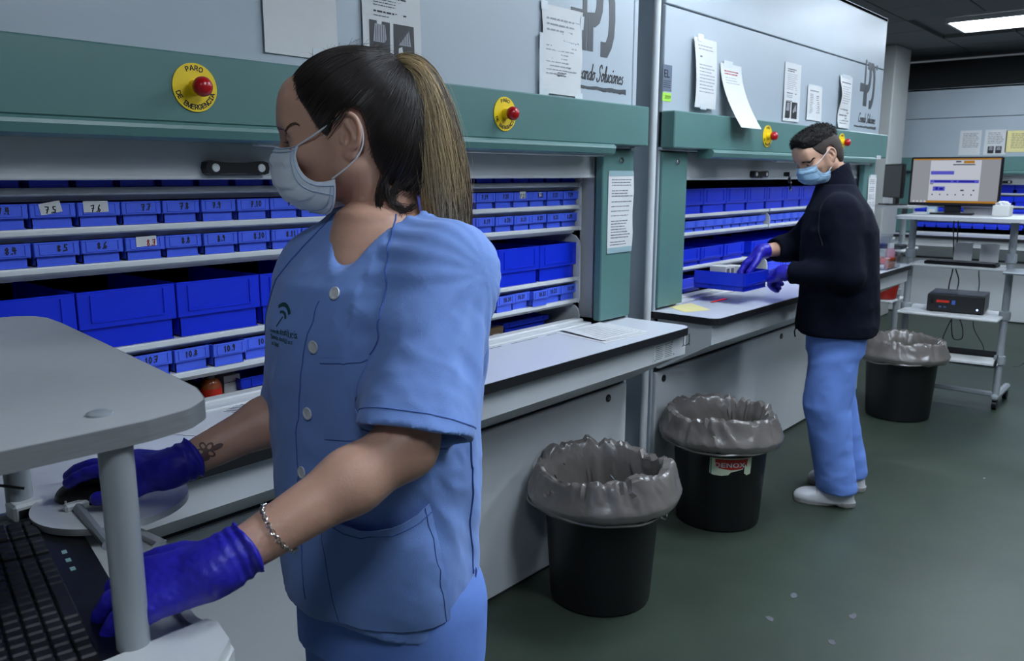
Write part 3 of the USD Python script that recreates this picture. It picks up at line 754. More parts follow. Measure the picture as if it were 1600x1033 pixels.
WZ = .9186
flat_paper('white form lying on the worktop by the woman\'s tattooed forearm', [(.835, 1.765), (.93, 1.60), (1.19, 1.765), (1.095, 1.90)], WZ, printed=[(.2 + .0, .9, .62 + .045 * k, .63 + .045 * k) for k in range(7)] + [(.3, .6, .95, .96)])
prt = [(.08, .92, .12 + .1 * k, .125 + .1 * k) for k in range(8)]
flat_paper('lowest sheet fanned out of the papers by the near teal post', [(2.34, 1.585), (2.60, 1.565), (2.66, 1.80), (2.38, 1.835)], WZ, printed=prt)
flat_paper('middle sheet of the papers by the near teal post', [(2.37, 1.60), (2.62, 1.575), (2.665, 1.79), (2.42, 1.845)], WZ + .0018, printed=prt)
flat_paper('top printed sheet of the papers by the near teal post', [(2.36, 1.61), (2.585, 1.59), (2.64, 1.815), (2.41, 1.83)], WZ + .0036, printed=prt, lift=.004)
flat_paper('pale yellow envelope on the second worktop by its teal post', [(3.115, 1.70), (3.245, 1.645), (3.36, 1.805), (3.20, 1.835)], WZ, m='paper_yellow', name='envelope')
for k, (x, y, a, lab) in enumerate(((2.741, 1.009, .3, 'torn paper scrap on the floor, farthest of the four near ones'), (2.534, 1.009, 1.1, 'crumpled paper scrap on the floor, nearest the bins'), (2.738, .798, .1, 'small square paper scrap on the floor, rightmost of the near ones'), (2.526, .796, .5, 'oblong paper scrap on the floor nearest the bottom picture edge'), (4.52, .747, .2, 'tiny white scrap on the floor right of the man\'s shoes'))):
    t = thing('paper_scrap', lab, 'paper scrap', (x, y, 0), a)
    rr = random.Random(k)
    q = Polygon([(.022 * math.cos(t_) * rr.uniform(.6, 1.2), .013 * math.sin(t_) * rr.uniform(.7, 1.2)) for t_ in np.linspace(0, 6.28, 8)[:-1]]).buffer(0)
    part(t, 'scrap', ex(q if k < 4 else affinity.scale(q, .5, .5), .0004, .0012), 'print_grey' if k < 4 else 'print_pale', smooth=False)

# things in the bottom compartment of the near cabinet
mat('bottle_amber', (146, 72, 32), 0.15, extra={'coat_weight': .3})
mat('label_red', (196, 44, 24), 0.5)
mat('carton_brown', (120, 96, 70), 0.7, var=.08)
mat('carton_white', (200, 200, 196), 0.6, var=.04)
t = thing('medicine_bottle', 'dark bottle with red label in the bottom compartment above the desk corner', 'bottle', (1.085, 2.0, .86))
part(t, 'body', lathe([(0, 0), (.026, 0), (.028, .004), (.028, .085), (.02, .1), (.014, .105), (0, .105)], 20), 'bottle_amber')
part(t, 'label', lathe([(.0283, .02), (.0286, .02), (.0286, .078), (.0283, .078)], 20), 'label_red', label='red label')
part(t, 'cap', lathe([(0, .104), (.016, .104), (.016, .122), (0, .124)], 16), 'black_plastic')
for k, (x, y, w, d, h, lab) in enumerate(((1.16, 2.02, .05, .05, .10, 'white carton beside the red-labelled bottle'), (2.11, 1.99, .09, .1, .085, 'left brown carton in the bottom compartment beyond the woman\'s back'), (2.22, 1.99, .085, .1, .083, 'right brown carton in the bottom compartment beyond the woman\'s back'))):
    t = thing('carton', lab, 'box', (x, y, .855 if k == 0 else .86))
    part(t, 'box', bx((-w / 2, 0, 0), (w / 2, d, h), .001), 'carton_white' if k == 0 else 'carton_brown')
    part(t, 'flap_seam', bx((-w / 2, -.0006, h * .8), (w / 2, 0, h * .815)), 'print_grey')
    part(t, 'label', bx((-w * .2, -.0009, h * .3), (w * .25, 0, h * .7)), 'paper')

# ------------------------------------------------------------------ waste bins with liners
mat('liner', (112, 106, 102), 0.26, var=.1, var_scale=9, bump=.5, bump_scale=38, extra={'specular_ior_level': .7, 'coat_weight': .25, 'coat_roughness': .15})
mat('bin_black', (15, 15, 18), 0.42, bump=.06, bump_scale=300)


def waste_bin(x, y, r0, r1, h, label, liner_label, seed, rot=0.0):
    t = thing('waste_bin', label, 'waste bin', (x, y, 0), rot)
    part(t, 'tub', lathe([(0, .006), (r0 - .012, .006), (r0 - .008, 0), (r0, .006), (r0 + .002, .02), (r1 - .004, h - .035), (r1, h - .03), (r1 + .006, h - .006), (r1 + .004, h), (r1 - .006, h), (r1 - .008, h - .03), (r0 - .006, .025), (0, .022)], 56), 'bin_black', smooth=40)
    hr = r1 + .012
    a = np.linspace(-.95, .95, 15)
    part(t, 'wire_handle', [tube(np.stack([hr * np.sin(a * 1.57) * 0 + (r1 + .02) * np.cos(a), hr * np.sin(a), h - .03 - .13 * (1 - (a / .95) ** 2)], 1), .003, 6)], 'chrome', label='thin wire handle hanging down')
    b = thing('bin_liner', liner_label, 'bin liner', (x, y, 0), rot)
    prof = [(r0 * .55, h * .30), (r1 * .78, h * .36), (r1 * .84, h * .6), (r1 * .86, h * .8), (r1 * .89, h * .93), (r1 * .97, h + .012), (r1 + .008, h + .022), (r1 + .020, h + .012), (r1 + .036, h - .030), (r1 + .056, h - .070), (r1 + .050, h - .092), (r1 + .040, h - .105), (r1 + .034, h - .098), (r1 + .030, h - .06)]
    pr = np.array([[float(np.interp(s, np.linspace(0, 1, len(prof)), [q[k] for q in prof])) for k in (0, 1)] for s in np.linspace(0, 1, 46)])
    n = 120
    m = lathe(pr, n)
    v = np.array(m.vertices)
    ang = np.arctan2(v[:, 1], v[:, 0])
    rad = np.hypot(v[:, 0], v[:, 1])
    out = np.clip((rad - r1) / .05, 0, 1)
    q = np.stack([np.cos(ang) * 2.6, np.sin(ang) * 2.6, v[:, 2] * 3.0], 1)
    big = meshkit.fbm(q * .7, 3, seed) - .5
    tw = ang + v[:, 2] * 2.5 * np.sin(ang * 2 + seed)
    fold = ridge(np.stack([np.cos(tw) * 4.5, np.sin(tw) * 4.5, v[:, 2] * 2.5], 1), seed + 9) - .72
    fine = ridge(np.stack([np.cos(tw) * 12, np.sin(tw) * 12, v[:, 2] * 16], 1), seed + 4) - .72
    inside = rad < r1
    up = np.clip((v[:, 2] - h * .3) / (h * .5), 0, 1)
    calm = 1 - .75 * out
    dr = big * .06 * up + fold * .055 * up * calm + fine * .022 * calm
    dr = np.where(inside, np.minimum(dr * .55, .004) - .002, np.maximum(dr * .6, -.010) + .004)
    near = np.exp(-((rad - r1) / .04) ** 2)
    dz = (big * .085 + fold * .035) * np.where(rad > r1 * .8, 1, 0) * (1 - .6 * out) + near * fine * .022
    rad2 = rad + dr
    v[:, 0], v[:, 1], v[:, 2] = rad2 * np.cos(ang), rad2 * np.sin(ang), v[:, 2] + dz
    wallmax = 1.803 - y
    co, si = math.cos(rot), math.sin(rot)
    wy = si * v[:, 0] + co * v[:, 1]
    over = np.maximum(wy - wallmax, 0)
    v[:, 0] -= over * si
    v[:, 1] -= over * co
    m.vertices = v
    part(b, 'bag', m, 'liner', smooth=24)
    # rolled-over lower hem, and a loose inner lip
    ang = np.linspace(0, 2 * np.pi, 90)
    hem_r = r1 + .046 + .02 * (meshkit.fbm(np.stack([np.cos(ang) * 2, np.sin(ang) * 2, 0 * ang], 1), 2, seed + 2) - .5)
    hz = h - .100 + .03 * (meshkit.fbm(np.stack([np.cos(ang) * 1.6, np.sin(ang) * 1.6, 0 * ang + 4], 1), 2, seed + 3) - .5)
    hp = np.stack([hem_r * np.cos(ang), hem_r * np.sin(ang), hz], 1)
    wy = si * hp[:, 0] + co * hp[:, 1]
    over = np.maximum(wy - wallmax, 0)
    hp[:, 0] -= over * si
    hp[:, 1] -= over * co
    part(b, 'hem_roll', tube(hp, .005, 6), 'liner')
    return t, b


w1, l1 = waste_bin(2.30, 1.555, .178, .212, .475, 'black waste bin nearest the camera, with a wire handle', 'crumpled grey liner of the nearest waste bin', 3, rot=-1.0)
w2, l2 = waste_bin(3.206, 1.55, .178, .208, .475, 'black waste bin with a torn red DENOX label', 'crumpled grey liner of the DENOX-labelled waste bin', 17, rot=2.0)
w3, l3 = waste_bin(5.41, 1.42, .185, .215, .475, 'black waste bin behind the man\'s legs', 'crumpled grey liner of the bin behind the man', 29, rot=0.4)
# DENOX label, bent round the second bin
mat('denox_cream', (206, 216, 190), 0.5, var=.05)
mat('denox_red', (186, 40, 34), 0.45)
mat('denox_green', (40, 120, 70), 0.5)


def bend(drawing, a0, zc, rad_at, lift, t=.0006):
    m = ex(drawing, 0, t)
    for _ in range(3):
        if len(m.faces) < 2500:
            m = m.subdivide_to_size(.012)
    v = np.array(m.vertices)
    z = zc + v[:, 1]
    rr = rad_at(z) + lift + v[:, 2]
    a = a0 + v[:, 0] / rad_at(zc)
    m.vertices = np.stack([rr * np.cos(a), rr * np.sin(a), z], 1)
    return m


rad2 = lambda z: .178 + .002 + (np.asarray(z) - .02) / .42 * (.208 - .004 - .18)
aw = math.atan2(1.43 - 1.55, 3.14 - 3.206) - 2.0 - .36
lbl = Polygon([(-.088, .04), (-.09, -.028), (-.075, -.036), (-.04, -.038), (-.012, -.034), (-.002, -.022), (.03, -.014), (.05, -.010), (.052, .012), (.058, .012), (.057, -.028), (.07, -.038), (.088, -.033), (.09, .04)])
dl = part(w2, 'brand_label', bend(lbl, aw, .300, rad2, .0006), 'denox_cream', smooth=60, label='torn cream label lettered DENOX on a red field')
part(dl, 'red_field', bend(Polygon([(-.068, .036), (-.066, .006), (-.05, -.004), (.0, -.012), (.048, -.007), (.05, .012), (.06, .012), (.066, .0), (.07, .036)]), aw, .300, rad2, .0014), 'denox_red', smooth=60, label='red field')
part(dl, 'edge_stripe', bend(sbox(-.086, -.03, -.081, .038), aw, .300, rad2, .0014), 'denox_green', smooth=60)
g = meshkit.text_mesh('DENOX', .0185, .0008, bold=True).subdivide_to_size(.01)
gv = np.array(g.vertices)
gv[:, 0] = (gv[:, 0] - gv[:, 0].mean()) * 1.45
z = .301 + gv[:, 1]
a = aw + gv[:, 0] / rad2(.318)
rr = rad2(z) + .0026 + gv[:, 2]
g.vertices = np.stack([rr * np.cos(a), rr * np.sin(a), z], 1)
part(dl, 'lettering', g, 'paper', smooth=False, kind='stuff')
t = thing('paper_scrap', 'pale blue paper scrap sticking up inside the nearest waste bin', 'paper scrap', (2.37, 1.55, .415), .5)
mat('paper_blue', (150, 176, 196), .7)
part(t, 'scrap', moved(ex(Polygon([(-.035, -.02), (.03, -.028), (.036, .02), (-.03, .024)]), 0, .001), R=trimesh.transformations.rotation_matrix(.9, (1, .4, 0))[:3, :3]), 'paper_blue', smooth=False)
t = thing('crumpled_wrapper', 'crumpled grey plastic wrapper at the mouth of the nearest waste bin', 'plastic wrapper', (2.24, 1.47, .40))
cw = trimesh.creation.icosphere(4, .07)
v = np.array(cw.vertices)
v *= (1 + .75 * (ridge(v * 17, 5) - .7))[:, None] * (1.3, .8, .75)
cw.vertices = v
part(t, 'film', cw, 'liner', smooth=25)

# ------------------------------------------------------------------ near desk trolley
R7 = -.105


def trolley_post(parent, x, y, z0, z1, r, knobs=()):
    p = part(parent, 'post', cyl((x, y, z0), (x, y, z1), r, r, 24), 'post_grey', smooth=50)
    for z in knobs:
        part(p, 'collar', lathe([(r, -.03), (r * 1.5, -.026), (r * 1.6, 0), (r * 1.5, .026), (r, .03)], 20, (x, y, z)), 'post_grey')


t = thing('desk_trolley', 'near desk trolley with rounded pale board, in front of the woman', 'desk trolley', (0, 0, 0))
top = Polygon([(-.32, .855), (.30, .816), (.37, .813), (.42, .821), (.452, .846), (.471, .90), (.481, .975), (.517, 1.277), (.540, 1.48), (.544, 1.55), (.536, 1.588), (.51, 1.612), (.45, 1.625), (-.22, 1.66)])
top = top.buffer(-.035).buffer(.035, quad_segs=8)
part(t, 'monitor_board', ex(top.buffer(-.0015), 1.228, 1.2505), 'board_white', label='rounded pale laminate board')
part(t, 'board_edge', ex(top.difference(top.buffer(-.0018)), 1.2278, 1.2500), 'board_edge', label='grey layered board edge')
part(t, 'screw_cap', lathe([(0, 0), (.0135, 0), (.013, .0025), (.009, .004), (0, .0042)], 24, (.346, .872, 1.2503)), 'post_grey', label='round grey screw cap')
trolley_post(t, .345, .838, .20, 1.229, .0172)
trolley_post(t, .405, 1.345, .20, 1.229, .0185)
part(t, 'socket', bx((.385, 1.31, .985), (.43, 1.35, 1.012), .004), 'white_plastic')
part(t, 'socket_hole', bx((.392, 1.308, .991), (.408, 1.311, 1.004)), 'black_matt')
tray = Polygon([(-.16, .80), (.20, .745), (.33, .728), (.39, .735), (.421, .765), (.432, .81), (.428, .86), (.44, .93), (.49, .955), (.485, 1.0), (.470, 1.03), (.478, 1.06), (.505, 1.085), (.50, 1.15), (.485, 1.21), (.50, 1.32), (.46, 1.36), (-.10, 1.40)]).buffer(.012).buffer(-.012)
part(t, 'keyboard_tray', ex(tray, .960, .979), 'white_plastic', label='white moulded keyboard tray')
part(t, 'tray_rim', ex(tray.difference(tray.buffer(-.012)), .978, .987), 'white_plastic')
roll = Polygon([(-.16, .80), (.20, .745), (.33, .728), (.39, .735), (.421, .765), (.432, .81), (.425, .83), (.34, .80), (.2, .80), (-.16, .85)])
part(t, 'hand_rest', trimesh.convex.convex_hull(np.vstack([np.c_[np.array(roll.buffer(-.004).exterior.coords), np.full(len(roll.buffer(-.004).exterior.coords), 1.0)], np.c_[np.array(roll.exterior.coords), np.full(len(roll.exterior.coords), .945)]])), 'white_plastic', smooth=50)
pad = Point(.497, 1.238).buffer(.11, quad_segs=16).union(Polygon([(.44, 1.20), (.47, 1.15), (.50, 1.365), (.40, 1.385)])).buffer(-.02).buffer(.02)
part(t, 'mouse_shelf', ex(pad, 1.000, 1.010), 'white_plastic', label='round-lobed white mouse shelf')
part(t, 'clamp_bar', tube([(.449, 1.248, 1.012), (.425, 1.085, 1.008)], [.0075, .0075], 10), 'post_grey', label='grey clamp bar')
part(t, 'clip', [bx((.43, 1.235, 1.008), (.475, 1.25, 1.020), .003), bx((.44, 1.262, 1.008), (.47, 1.268, 1.018), .002)], 'white_plastic')
part(t, 'tray_curl', moved(lathe([(0.0, -.02), (.035, -.02), (.04, 0), (.03, .022), (.012, .026), (0, .026)], 20), (.462, 1.045, .966)), 'white_plastic')
for px, py in ((.345, .838), (.405, 1.345)):
    part(t, 'foot', [bx((px - .42, py - .025, .07), (px + .04, py + .025, .115), .01)], 'post_grey')
    for wx in (px - .40, px + .02):
        part(t, 'caster', [cyl((wx, py - .012, .032), (wx, py + .012, .032), .032, .032, 20), cyl((wx, py, .04), (wx, py, .08), .012, .012, 8)], 'black_plastic')
part(t, 'cross_bar', tube([(.345, .838, .3), (.405, 1.345, .3)], .016, 12), 'post_grey')
part(t, 'tray_arm', [bx((.33, .84, .94), (.40, 1.36, .9655), .004)], 'post_grey')

# keyboard
KB = np.array([.298, 1.058, .9795])
kr = math.atan2(1.265 - .83, .41 - .32) - math.pi / 2
kb = thing('keyboard', 'black computer keyboard under the woman\'s left hand', 'keyboard', tuple(KB), kr)
base = rrect(-.082, -.225, .108, .225, .014)
v0 = np.array(base.exterior.coords)
kbm = trimesh.convex.convex_hull(np.vstack([np.c_[v0, np.full(len(v0), .0)], np.c_[np.array(base.buffer(-.004).exterior.coords), .024 - .07 * np.array(base.buffer(-.004).exterior.coords)[:, 0]]]))
part(kb, 'housing', kbm, 'black_plastic', smooth=40)
mat('key_black', (30, 30, 34), 0.45, bump=.05, bump_scale=600)
rows = [(-.064, 'f'), (-.038, 'n'), (-.019, 'n'), (0, 'n'), (.019, 'n'), (.038, 's')]
led = 0
for rx, kind in rows:
    x = .0 + rx + .008
    ys = []
    cur = -.212
    while cur < .205:
        wdt = .0185
        if kind == 's' and -.13 < cur < -.02:
            wdt = .098
        if .073 < cur < .084 or .142 < cur < .153 or (kind == 'f' and abs(cur % .085) < .012):
            cur += .011
            continue
        ys.append((cur, wdt))
        cur += wdt + .0008
    for y0, wdt in ys:
        zt = .024 - .07 * x
        m = bx((x - .0088, y0, zt - .004), (x + .0088, y0 + wdt - .0012, zt + .0058), .0022)
        part(kb, 'key', m, 'key_black', smooth=False)
mat('led_green', (150, 190, 190), .4)
for k in range(3):
    part(kb, 'indicator', bx((.068, .02 + .03 * k, .0195), (.074, .030 + .03 * k, .0205)), 'led_green')
# mouse and cable
ms = thing('computer_mouse', 'black computer mouse under the woman\'s right hand', 'computer mouse', (.478, 1.262, 1.0105), 2.30)
mm = trimesh.creation.icosphere(3, 1.0)
v = np.array(mm.vertices) * (.055, .030, .031)
v[:, 2] = np.where(v[:, 2] < 0, v[:, 2] * .02, v[:, 2]) + .001
mm.vertices = v
part(ms, 'shell', mm, 'black_plastic', smooth=50)
part(ms, 'wheel', cyl((.03, -.004, .025), (.03, .004, .025), .008, .008, 12), 'black_matt')
tg = thing('mouse_cable', 'black mouse cable looping over the tray towards the keyboard', 'cable', (0, 0, 0))
part(tg, 'wire', tube(bez([(.405, 1.318, 1.034), (.36, 1.345, 1.045), (.33, 1.33, 1.035), (.31, 1.30, 1.03), (.27, 1.30, 1.02), (.22, 1.33, 1.012)], 8), .0022, 6), 'black_plastic')

# ------------------------------------------------------------------ far monitor trolley and what stands on it
X = 5.95
t = thing('shelf_trolley', 'white metal trolley on casters carrying the monitor at right', 'trolley', (0, 0, 0))
part(t, 'top_board', ex(rrect(5.66, .86, 6.22, 1.615, .05), 1.222, 1.243), 'board_white')
for y in (.975, 1.565):
    trolley_post(t, X, y, .09, 1.223, .022, (.985, .62, .33))
    part(t, 'foot', bx((X - .05, y - .022, .066), (X + .38, y + .022, .105), .012), 'post_grey')
    for wx in (X + .0, X + .34):
        part(t, 'caster', [cyl((wx, y - .013, .033), (wx, y + .013, .033), .033, .033, 20), cyl((wx, y, .04), (wx, y, .075), .012, .012, 8)], 'black_plastic')
part(t, 'keyboard_shelf', bx((5.862, .985, .905), (6.12, 1.55, .925), .006), 'white_plastic')
part(t, 'shelf', bx((5.74, .975, .598), (6.14, 1.565, .618), .006), 'white_plastic')
part(t, 'shelf', bx((5.80, .975, .296), (6.12, 1.565, .312), .006), 'white_plastic')
part(t, 'cross_bar', bx((X - .015, .975, .085), (X + .015, 1.565, .115), .006), 'post_grey')
part(t, 'side_arm', [bx((5.72, .70, .905), (5.98, .98, .922), .01)], 'post_grey', label='small side shelf')
mo = thing('monitor', 'flat monitor showing a pale window with violet bars, on the trolley', 'monitor', (6.08, 1.372, 1.2435), .05)
part(mo, 'housing', bx((-.012, -.272, .055), (.03, .272, .375), .006), 'black_plastic')
part(mo, 'stand', [bx((.01, -.05, .0), (.04, .05, .12), .006), ], 'black_plastic')
part(mo, 'base', ex(rrect(-.08, -.13, .12, .13, .03), 0, .012), 'black_plastic')
emit('screen_grey', (196, 200, 208), .30)
emit('screen_white', (226, 232, 244), .40)
emit('screen_violet', (110, 110, 240), .36)
emit('screen_deep', (52, 56, 200), .3)
emit('screen_orange', (226, 160, 60), .3)
emit('screen_ink', (90, 90, 110), .3)
SX = -.0122


def scr_rect(ya, yb, za, zb, d=.0004):   # fractions of the screen from its upper left
    sw, sh, y0, z1 = .516, .288, .258, .364
    return bx((SX - d, y0 - yb * sw, z1 - zb * sh), (SX, y0 - ya * sw, z1 - za * sh))


sc = part(mo, 'screen', scr_rect(0, 1, 0, 1), 'screen_grey', label='lit screen')
part(sc, 'window', scr_rect(.21, .79, .04, .95, .0008), 'screen_white')
part(sc, 'violet_bar', scr_rect(.22, .49, .28, .36, .0012), 'screen_violet')
part(sc, 'violet_bar', scr_rect(.22, .78, .48, .55, .0012), 'screen_violet')
part(sc, 'violet_bar', scr_rect(.26, .40, .63, .73, .0012), 'screen_violet')
part(sc, 'text_line', [scr_rect(.27, .46, .495, .53, .0016), scr_rect(.49, .53, .495, .53, .0016), scr_rect(.55, .73, .495, .535, .0016), scr_rect(.29, .32, .64, .71, .0016), scr_rect(.335, .38, .66, .71, .0016)], 'screen_deep', kind='stuff')
part(sc, 'text_line', [scr_rect(.47, .72, .125, .15, .0016), scr_rect(.50, .56, .055, .085, .0016), scr_rect(.22, .26, .56, .58, .0016), scr_rect(.58, .62, .70, .73, .0016), scr_rect(.72, .74, .70, .73, .0016)] + [scr_rect(.25 + .09 * k, .265 + .09 * k, .80, .83, .0016) for k in range(6)], 'screen_ink', kind='stuff')
part(sc, 'orange_button', scr_rect(.59, .71, .05, .11, .0016), 'screen_orange')
part(sc, 'title_bar', scr_rect(0, 1, 0, .03, .0012), 'screen_orange')
part(sc, 'task_bar', scr_rect(.19, 1, .955, 1, .0012), 'screen_orange')
part(sc, 'icon', [scr_rect(.03 + .045 * k, .055 + .045 * k, .955, .99, .0016) for k in range(4)], 'screen_white', kind='stuff')
tb = thing('tissue_box', 'white tissue box with crumpled tissue at the right end of the trolley top', 'tissue box', (6.02, 1.065, 1.2435))
part(tb, 'carton', bx((-.055, -.048, 0), (.055, .048, .068), .002), 'carton_white')
ts = trimesh.creation.icosphere(3, .03)
v = np.array(ts.vertices)
v = v * (1 + .9 * (ridge(v * 40, 3) - .7))[:, None] * (1.2, 1.2, .7) + (0, 0, .073)
ts.vertices = v
part(tb, 'tissue', ts, 'paper', smooth=30)
t = thing('blue_carton', 'small pale blue carton beside the foot of the monitor', 'box', (6.02, 1.475, 1.2435))
part(t, 'box', bx((-.02, -.03, 0), (.02, .03, .05), .001), 'paper_blue')
part(t, 'label', bx((-.0205, -.02, .01), (-.02, .02, .035)), 'carton_white')
t = thing('paper_stack', 'leaning pale papers behind the monitor foot, left of the tissue box', 'papers', (6.12, 1.21, 1.2435))
part(t, 'papers', bx((0, -.10, 0), (.004, .10, .05)), 'print_pale', smooth=False)
pc = thing('desktop_computer', 'black desktop computer with red label on the trolley shelf', 'computer', (5.86, 1.245, .6185), .10)
part(pc, 'case', bx((0, -.165, .006), (.30, .165, .118), .004), 'black_plastic')
part(pc, 'front_bezel', bx((-.012, -.165, .006), (0, .165, .116), .004), 'black_matt')
part(pc, 'red_label', bx((-.0128, .035, .064), (-.012, .11, .08)), 'label_red', label='red label')
mat('sticker_blue', (70, 100, 180), .4)
part(pc, 'badge', bx((-.0128, .0, .055), (-.012, .02, .082)), 'sticker_blue', label='small blue badge')
emit('led_blue', (150, 180, 255), 3.0)
part(pc, 'power_light', cyl((-.012, -.128, .032), (-.0135, -.128, .032), .006, .006, 12), 'led_blue', label='lit blue-white power light')
part(pc, 'port', [bx((-.0126, .05, .03), (-.012, .066, .042)), bx((-.0126, .078, .03), (-.012, .094, .042))], 'chrome', kind='stuff')
part(pc, 'power_knob', cyl((-.012, .135, .07), (-.014, .135, .07), .013, .013, 16), 'black_plastic')
for rest in ((.02, .14), (.02, -.14), (.28, .14), (.28, -.14)):
    part(pc, 'rubber_foot', cyl((rest[0], rest[1], 0), (rest[0], rest[1], .008), .012, .012, 10), 'black_matt')
kf = thing('keyboard', 'dark slim keyboard on the middle shelf of the monitor trolley', 'keyboard', (5.94, 1.25, .9255), .0)
part(kf, 'housing', bx((-.07, -.21, 0), (.07, .21, .02), .005), 'black_plastic')
part(kf, 'key_rows', [bx((-.06 + .024 * k, -.2, .02), (-.042 + .024 * k, .2, .024), .001) for k in range(5)], 'key_black', kind='stuff')
for k, (y, lab) in enumerate(((1.272, 'left white card leaning under the monitor trolley top'), (1.118, 'right white card leaning under the monitor trolley top'))):
    c = thing('leaning_card', lab, 'card', (6.05, y, .9265), .08)
    part(c, 'card', moved(bx((-.0015, -.054, 0), (.0015, .054, .135), .0005), R=trimesh.transformations.rotation_matrix(.12, (0, 1, 0))[:3, :3]), 'paper', smooth=False)
bt = thing('document_tray', 'black document tray on the lowest trolley shelf', 'document tray', (5.87, 1.13, .3125), .12)
part(bt, 'base', bx((-.12, -.155, 0), (.12, .155, .006)), 'black_plastic')
part(bt, 'wall', bx((.114, -.155, 0), (.12, .155, .06), .001), 'black_plastic')
part(bt, 'wall', bx((-.12, -.155, 0), (.12, -.149, .05), .001), 'black_plastic')
part(bt, 'wall', bx((-.12, .149, 0), (.12, .155, .05), .001), 'black_plastic')
t = thing('paper_stack', 'white papers lying in the black document tray', 'papers', (5.87, 1.13, .3195), .12)
part(t, 'papers', bx((-.115, -.14, 0), (.10, .14, .014), .001), 'paper', smooth=False)


def cable(label, pts, r=.004, m='black_plastic'):
    t = thing('cable', label, 'cable', (0, 0, 0))
    part(t, 'wire', tube(bez(pts, 8), r, 6), m)


cable('left black cable hanging from the monitor behind the trolley shelves', [(6.12, 1.36, 1.25), (6.17, 1.37, 1.15), (6.18, 1.35, .9), (6.17, 1.36, .78), (6.16, 1.36, .72)])
cable('right black cable hanging from the monitor behind the trolley shelves', [(6.13, 1.34, 1.25), (6.19, 1.345, 1.1), (6.19, 1.34, .9), (6.19, 1.31, .8), (6.17, 1.31, .72)])
cable('thin cable down to the right end of the computer', [(6.17, 1.19, .92), (6.18, 1.19, .85), (6.175, 1.18, .78), (6.16, 1.18, .72)], .003)
cable('looped black cable under the computer shelf', [(6.05, 1.30, .60), (6.03, 1.29, .5), (6.03, 1.27, .42), (6.03, 1.22, .43), (6.03, 1.23, .52), (6.04, 1.28, .58), (6.05, 1.33, .45), (6.05, 1.34, .40)], .0035)
cable('slack black cable bundle along the underside of the computer shelf', [(6.02, 1.50, .595), (6.0, 1.46, .575), (6.0, 1.42, .585), (6.0, 1.38, .57), (6.0, 1.35, .585), (6.01, 1.33, .596)], .004)
cable('thin cable from the computer shelf to the document tray', [(6.05, 1.17, .6), (6.05, 1.16, .5), (6.05, 1.10, .40), (6.06, 1.09, .36)], .0025)
cable('long thin cable dropping to the floor right of the trolley', [(6.0, .80, .905), (6.1, .78, .75), (6.12, .80, .55), (6.1, .82, .4), (6.08, .86, .30), (6.06, .92, .27)], .003)

# second far trolley with a side-on monitor
t = thing('shelf_trolley', 'second white trolley at the wall beyond the clear plastic box', 'trolley', (0, 0, 0))
part(t, 'top_board', ex(rrect(7.35, 1.95, 7.85, 2.52, .05), 1.228, 1.248), 'board_white')
for y in (2.07, 2.42):
    trolley_post(t, 7.55, y, .09, 1.229, .024, (.9, .5))
    part(t, 'foot', bx((7.33, y - .03, .066), (7.8, y + .03, .11), .015), 'post_grey')
    for wx in (7.36, 7.76):
        part(t, 'caster', [cyl((wx, y - .015, .033), (wx, y + .015, .033), .033, .033, 16), cyl((wx, y, .04), (wx, y, .075), .012, .012, 8)], 'black_plastic')
part(t, 'shelf', bx((7.30, 1.98, .862), (7.75, 2.45, .885), .006), 'white_plastic')
part(t, 'shelf', bx((7.35, 2.05, .42), (7.75, 2.44, .44), .006), 'white_plastic')
m2 = thing('monitor', 'switched-off monitor turned nearly edge-on, left of the lit one', 'monitor', (7.52, 2.17, 1.2485), -.95)
part(m2, 'housing', [bx((-.01, -.21, .06), (.02, .21, .345), .006), bx((.02, -.12, .12), (.06, .12, .30), .02)], 'black_plastic')
mat('screen_off', (34, 40, 46), .12)
part(m2, 'screen', bx((-.0106, -.195, .075), (-.01, .195, .33)), 'screen_off', label='dark glossy screen')
part(m2, 'stand', bx((.02, -.04, 0), (.05, .04, .15), .006), 'black_plastic')
part(m2, 'base', ex(rrect(-.08, -.12, .1, .12, .03), 0, .01), 'black_plastic')
t = thing('handset_base', 'flat black device on the second trolley shelf', 'device', (7.40, 2.12, .8855))
part(t, 'body', bx((-.08, -.12, 0), (.08, .12, .035), .008), 'black_plastic')
part(t, 'foot', bx((-.06, -.1, -.0005), (.06, .1, .002)), 'black_matt')
mat('red_plastic', (150, 34, 26), .4)
t = thing('red_container', 'dark red container on the low shelf beyond the second worktop end', 'container', (7.5, 2.16, .4405))
part(t, 'body', lathe([(0, 0), (.09, 0), (.10, .01), (.115, .13), (.11, .14), (.1, .135), (0, .13)], 20), 'red_plastic')
part(t, 'lid', lathe([(0, .136), (.11, .136), (.112, .15), (.06, .158), (0, .16)], 20), 'red_plastic')

# clear box of ampoules on the second worktop
MAT['clear_plastic'] = usdkit.material(stage, '/World/Looks/clear_plastic', {'a': ('transparent_bsdf', {'color': (.95, .96, .97)}), 'g': ('glossy_bsdf', {'color': (.9, .92, .95), 'roughness': .08}), 'x': ('mix_closure', {'fac': .11})}, [('a.BSDF', 'x.closure1'), ('g.BSDF', 'x.closure2')], surface='x.closure')
cb = thing('clear_box', 'clear plastic box of amber bottles at the end of the second worktop', 'plastic box', (5.45, 1.625, .919))
bw, bd, bh = .125, .10, .205
for nm, lo, hi in (('wall', (-bw, -bd, 0), (bw, -bd + .003, bh)), ('wall', (-bw, bd - .003, 0), (bw, bd, bh)), ('wall', (-bw, -bd, 0), (-bw + .003, bd, bh)), ('wall', (bw - .003, -bd, 0), (bw, bd, bh)), ('base', (-bw, -bd, 0), (bw, bd, .003))):
    part(cb, nm, bx(lo, hi), 'clear_plastic', smooth=False)
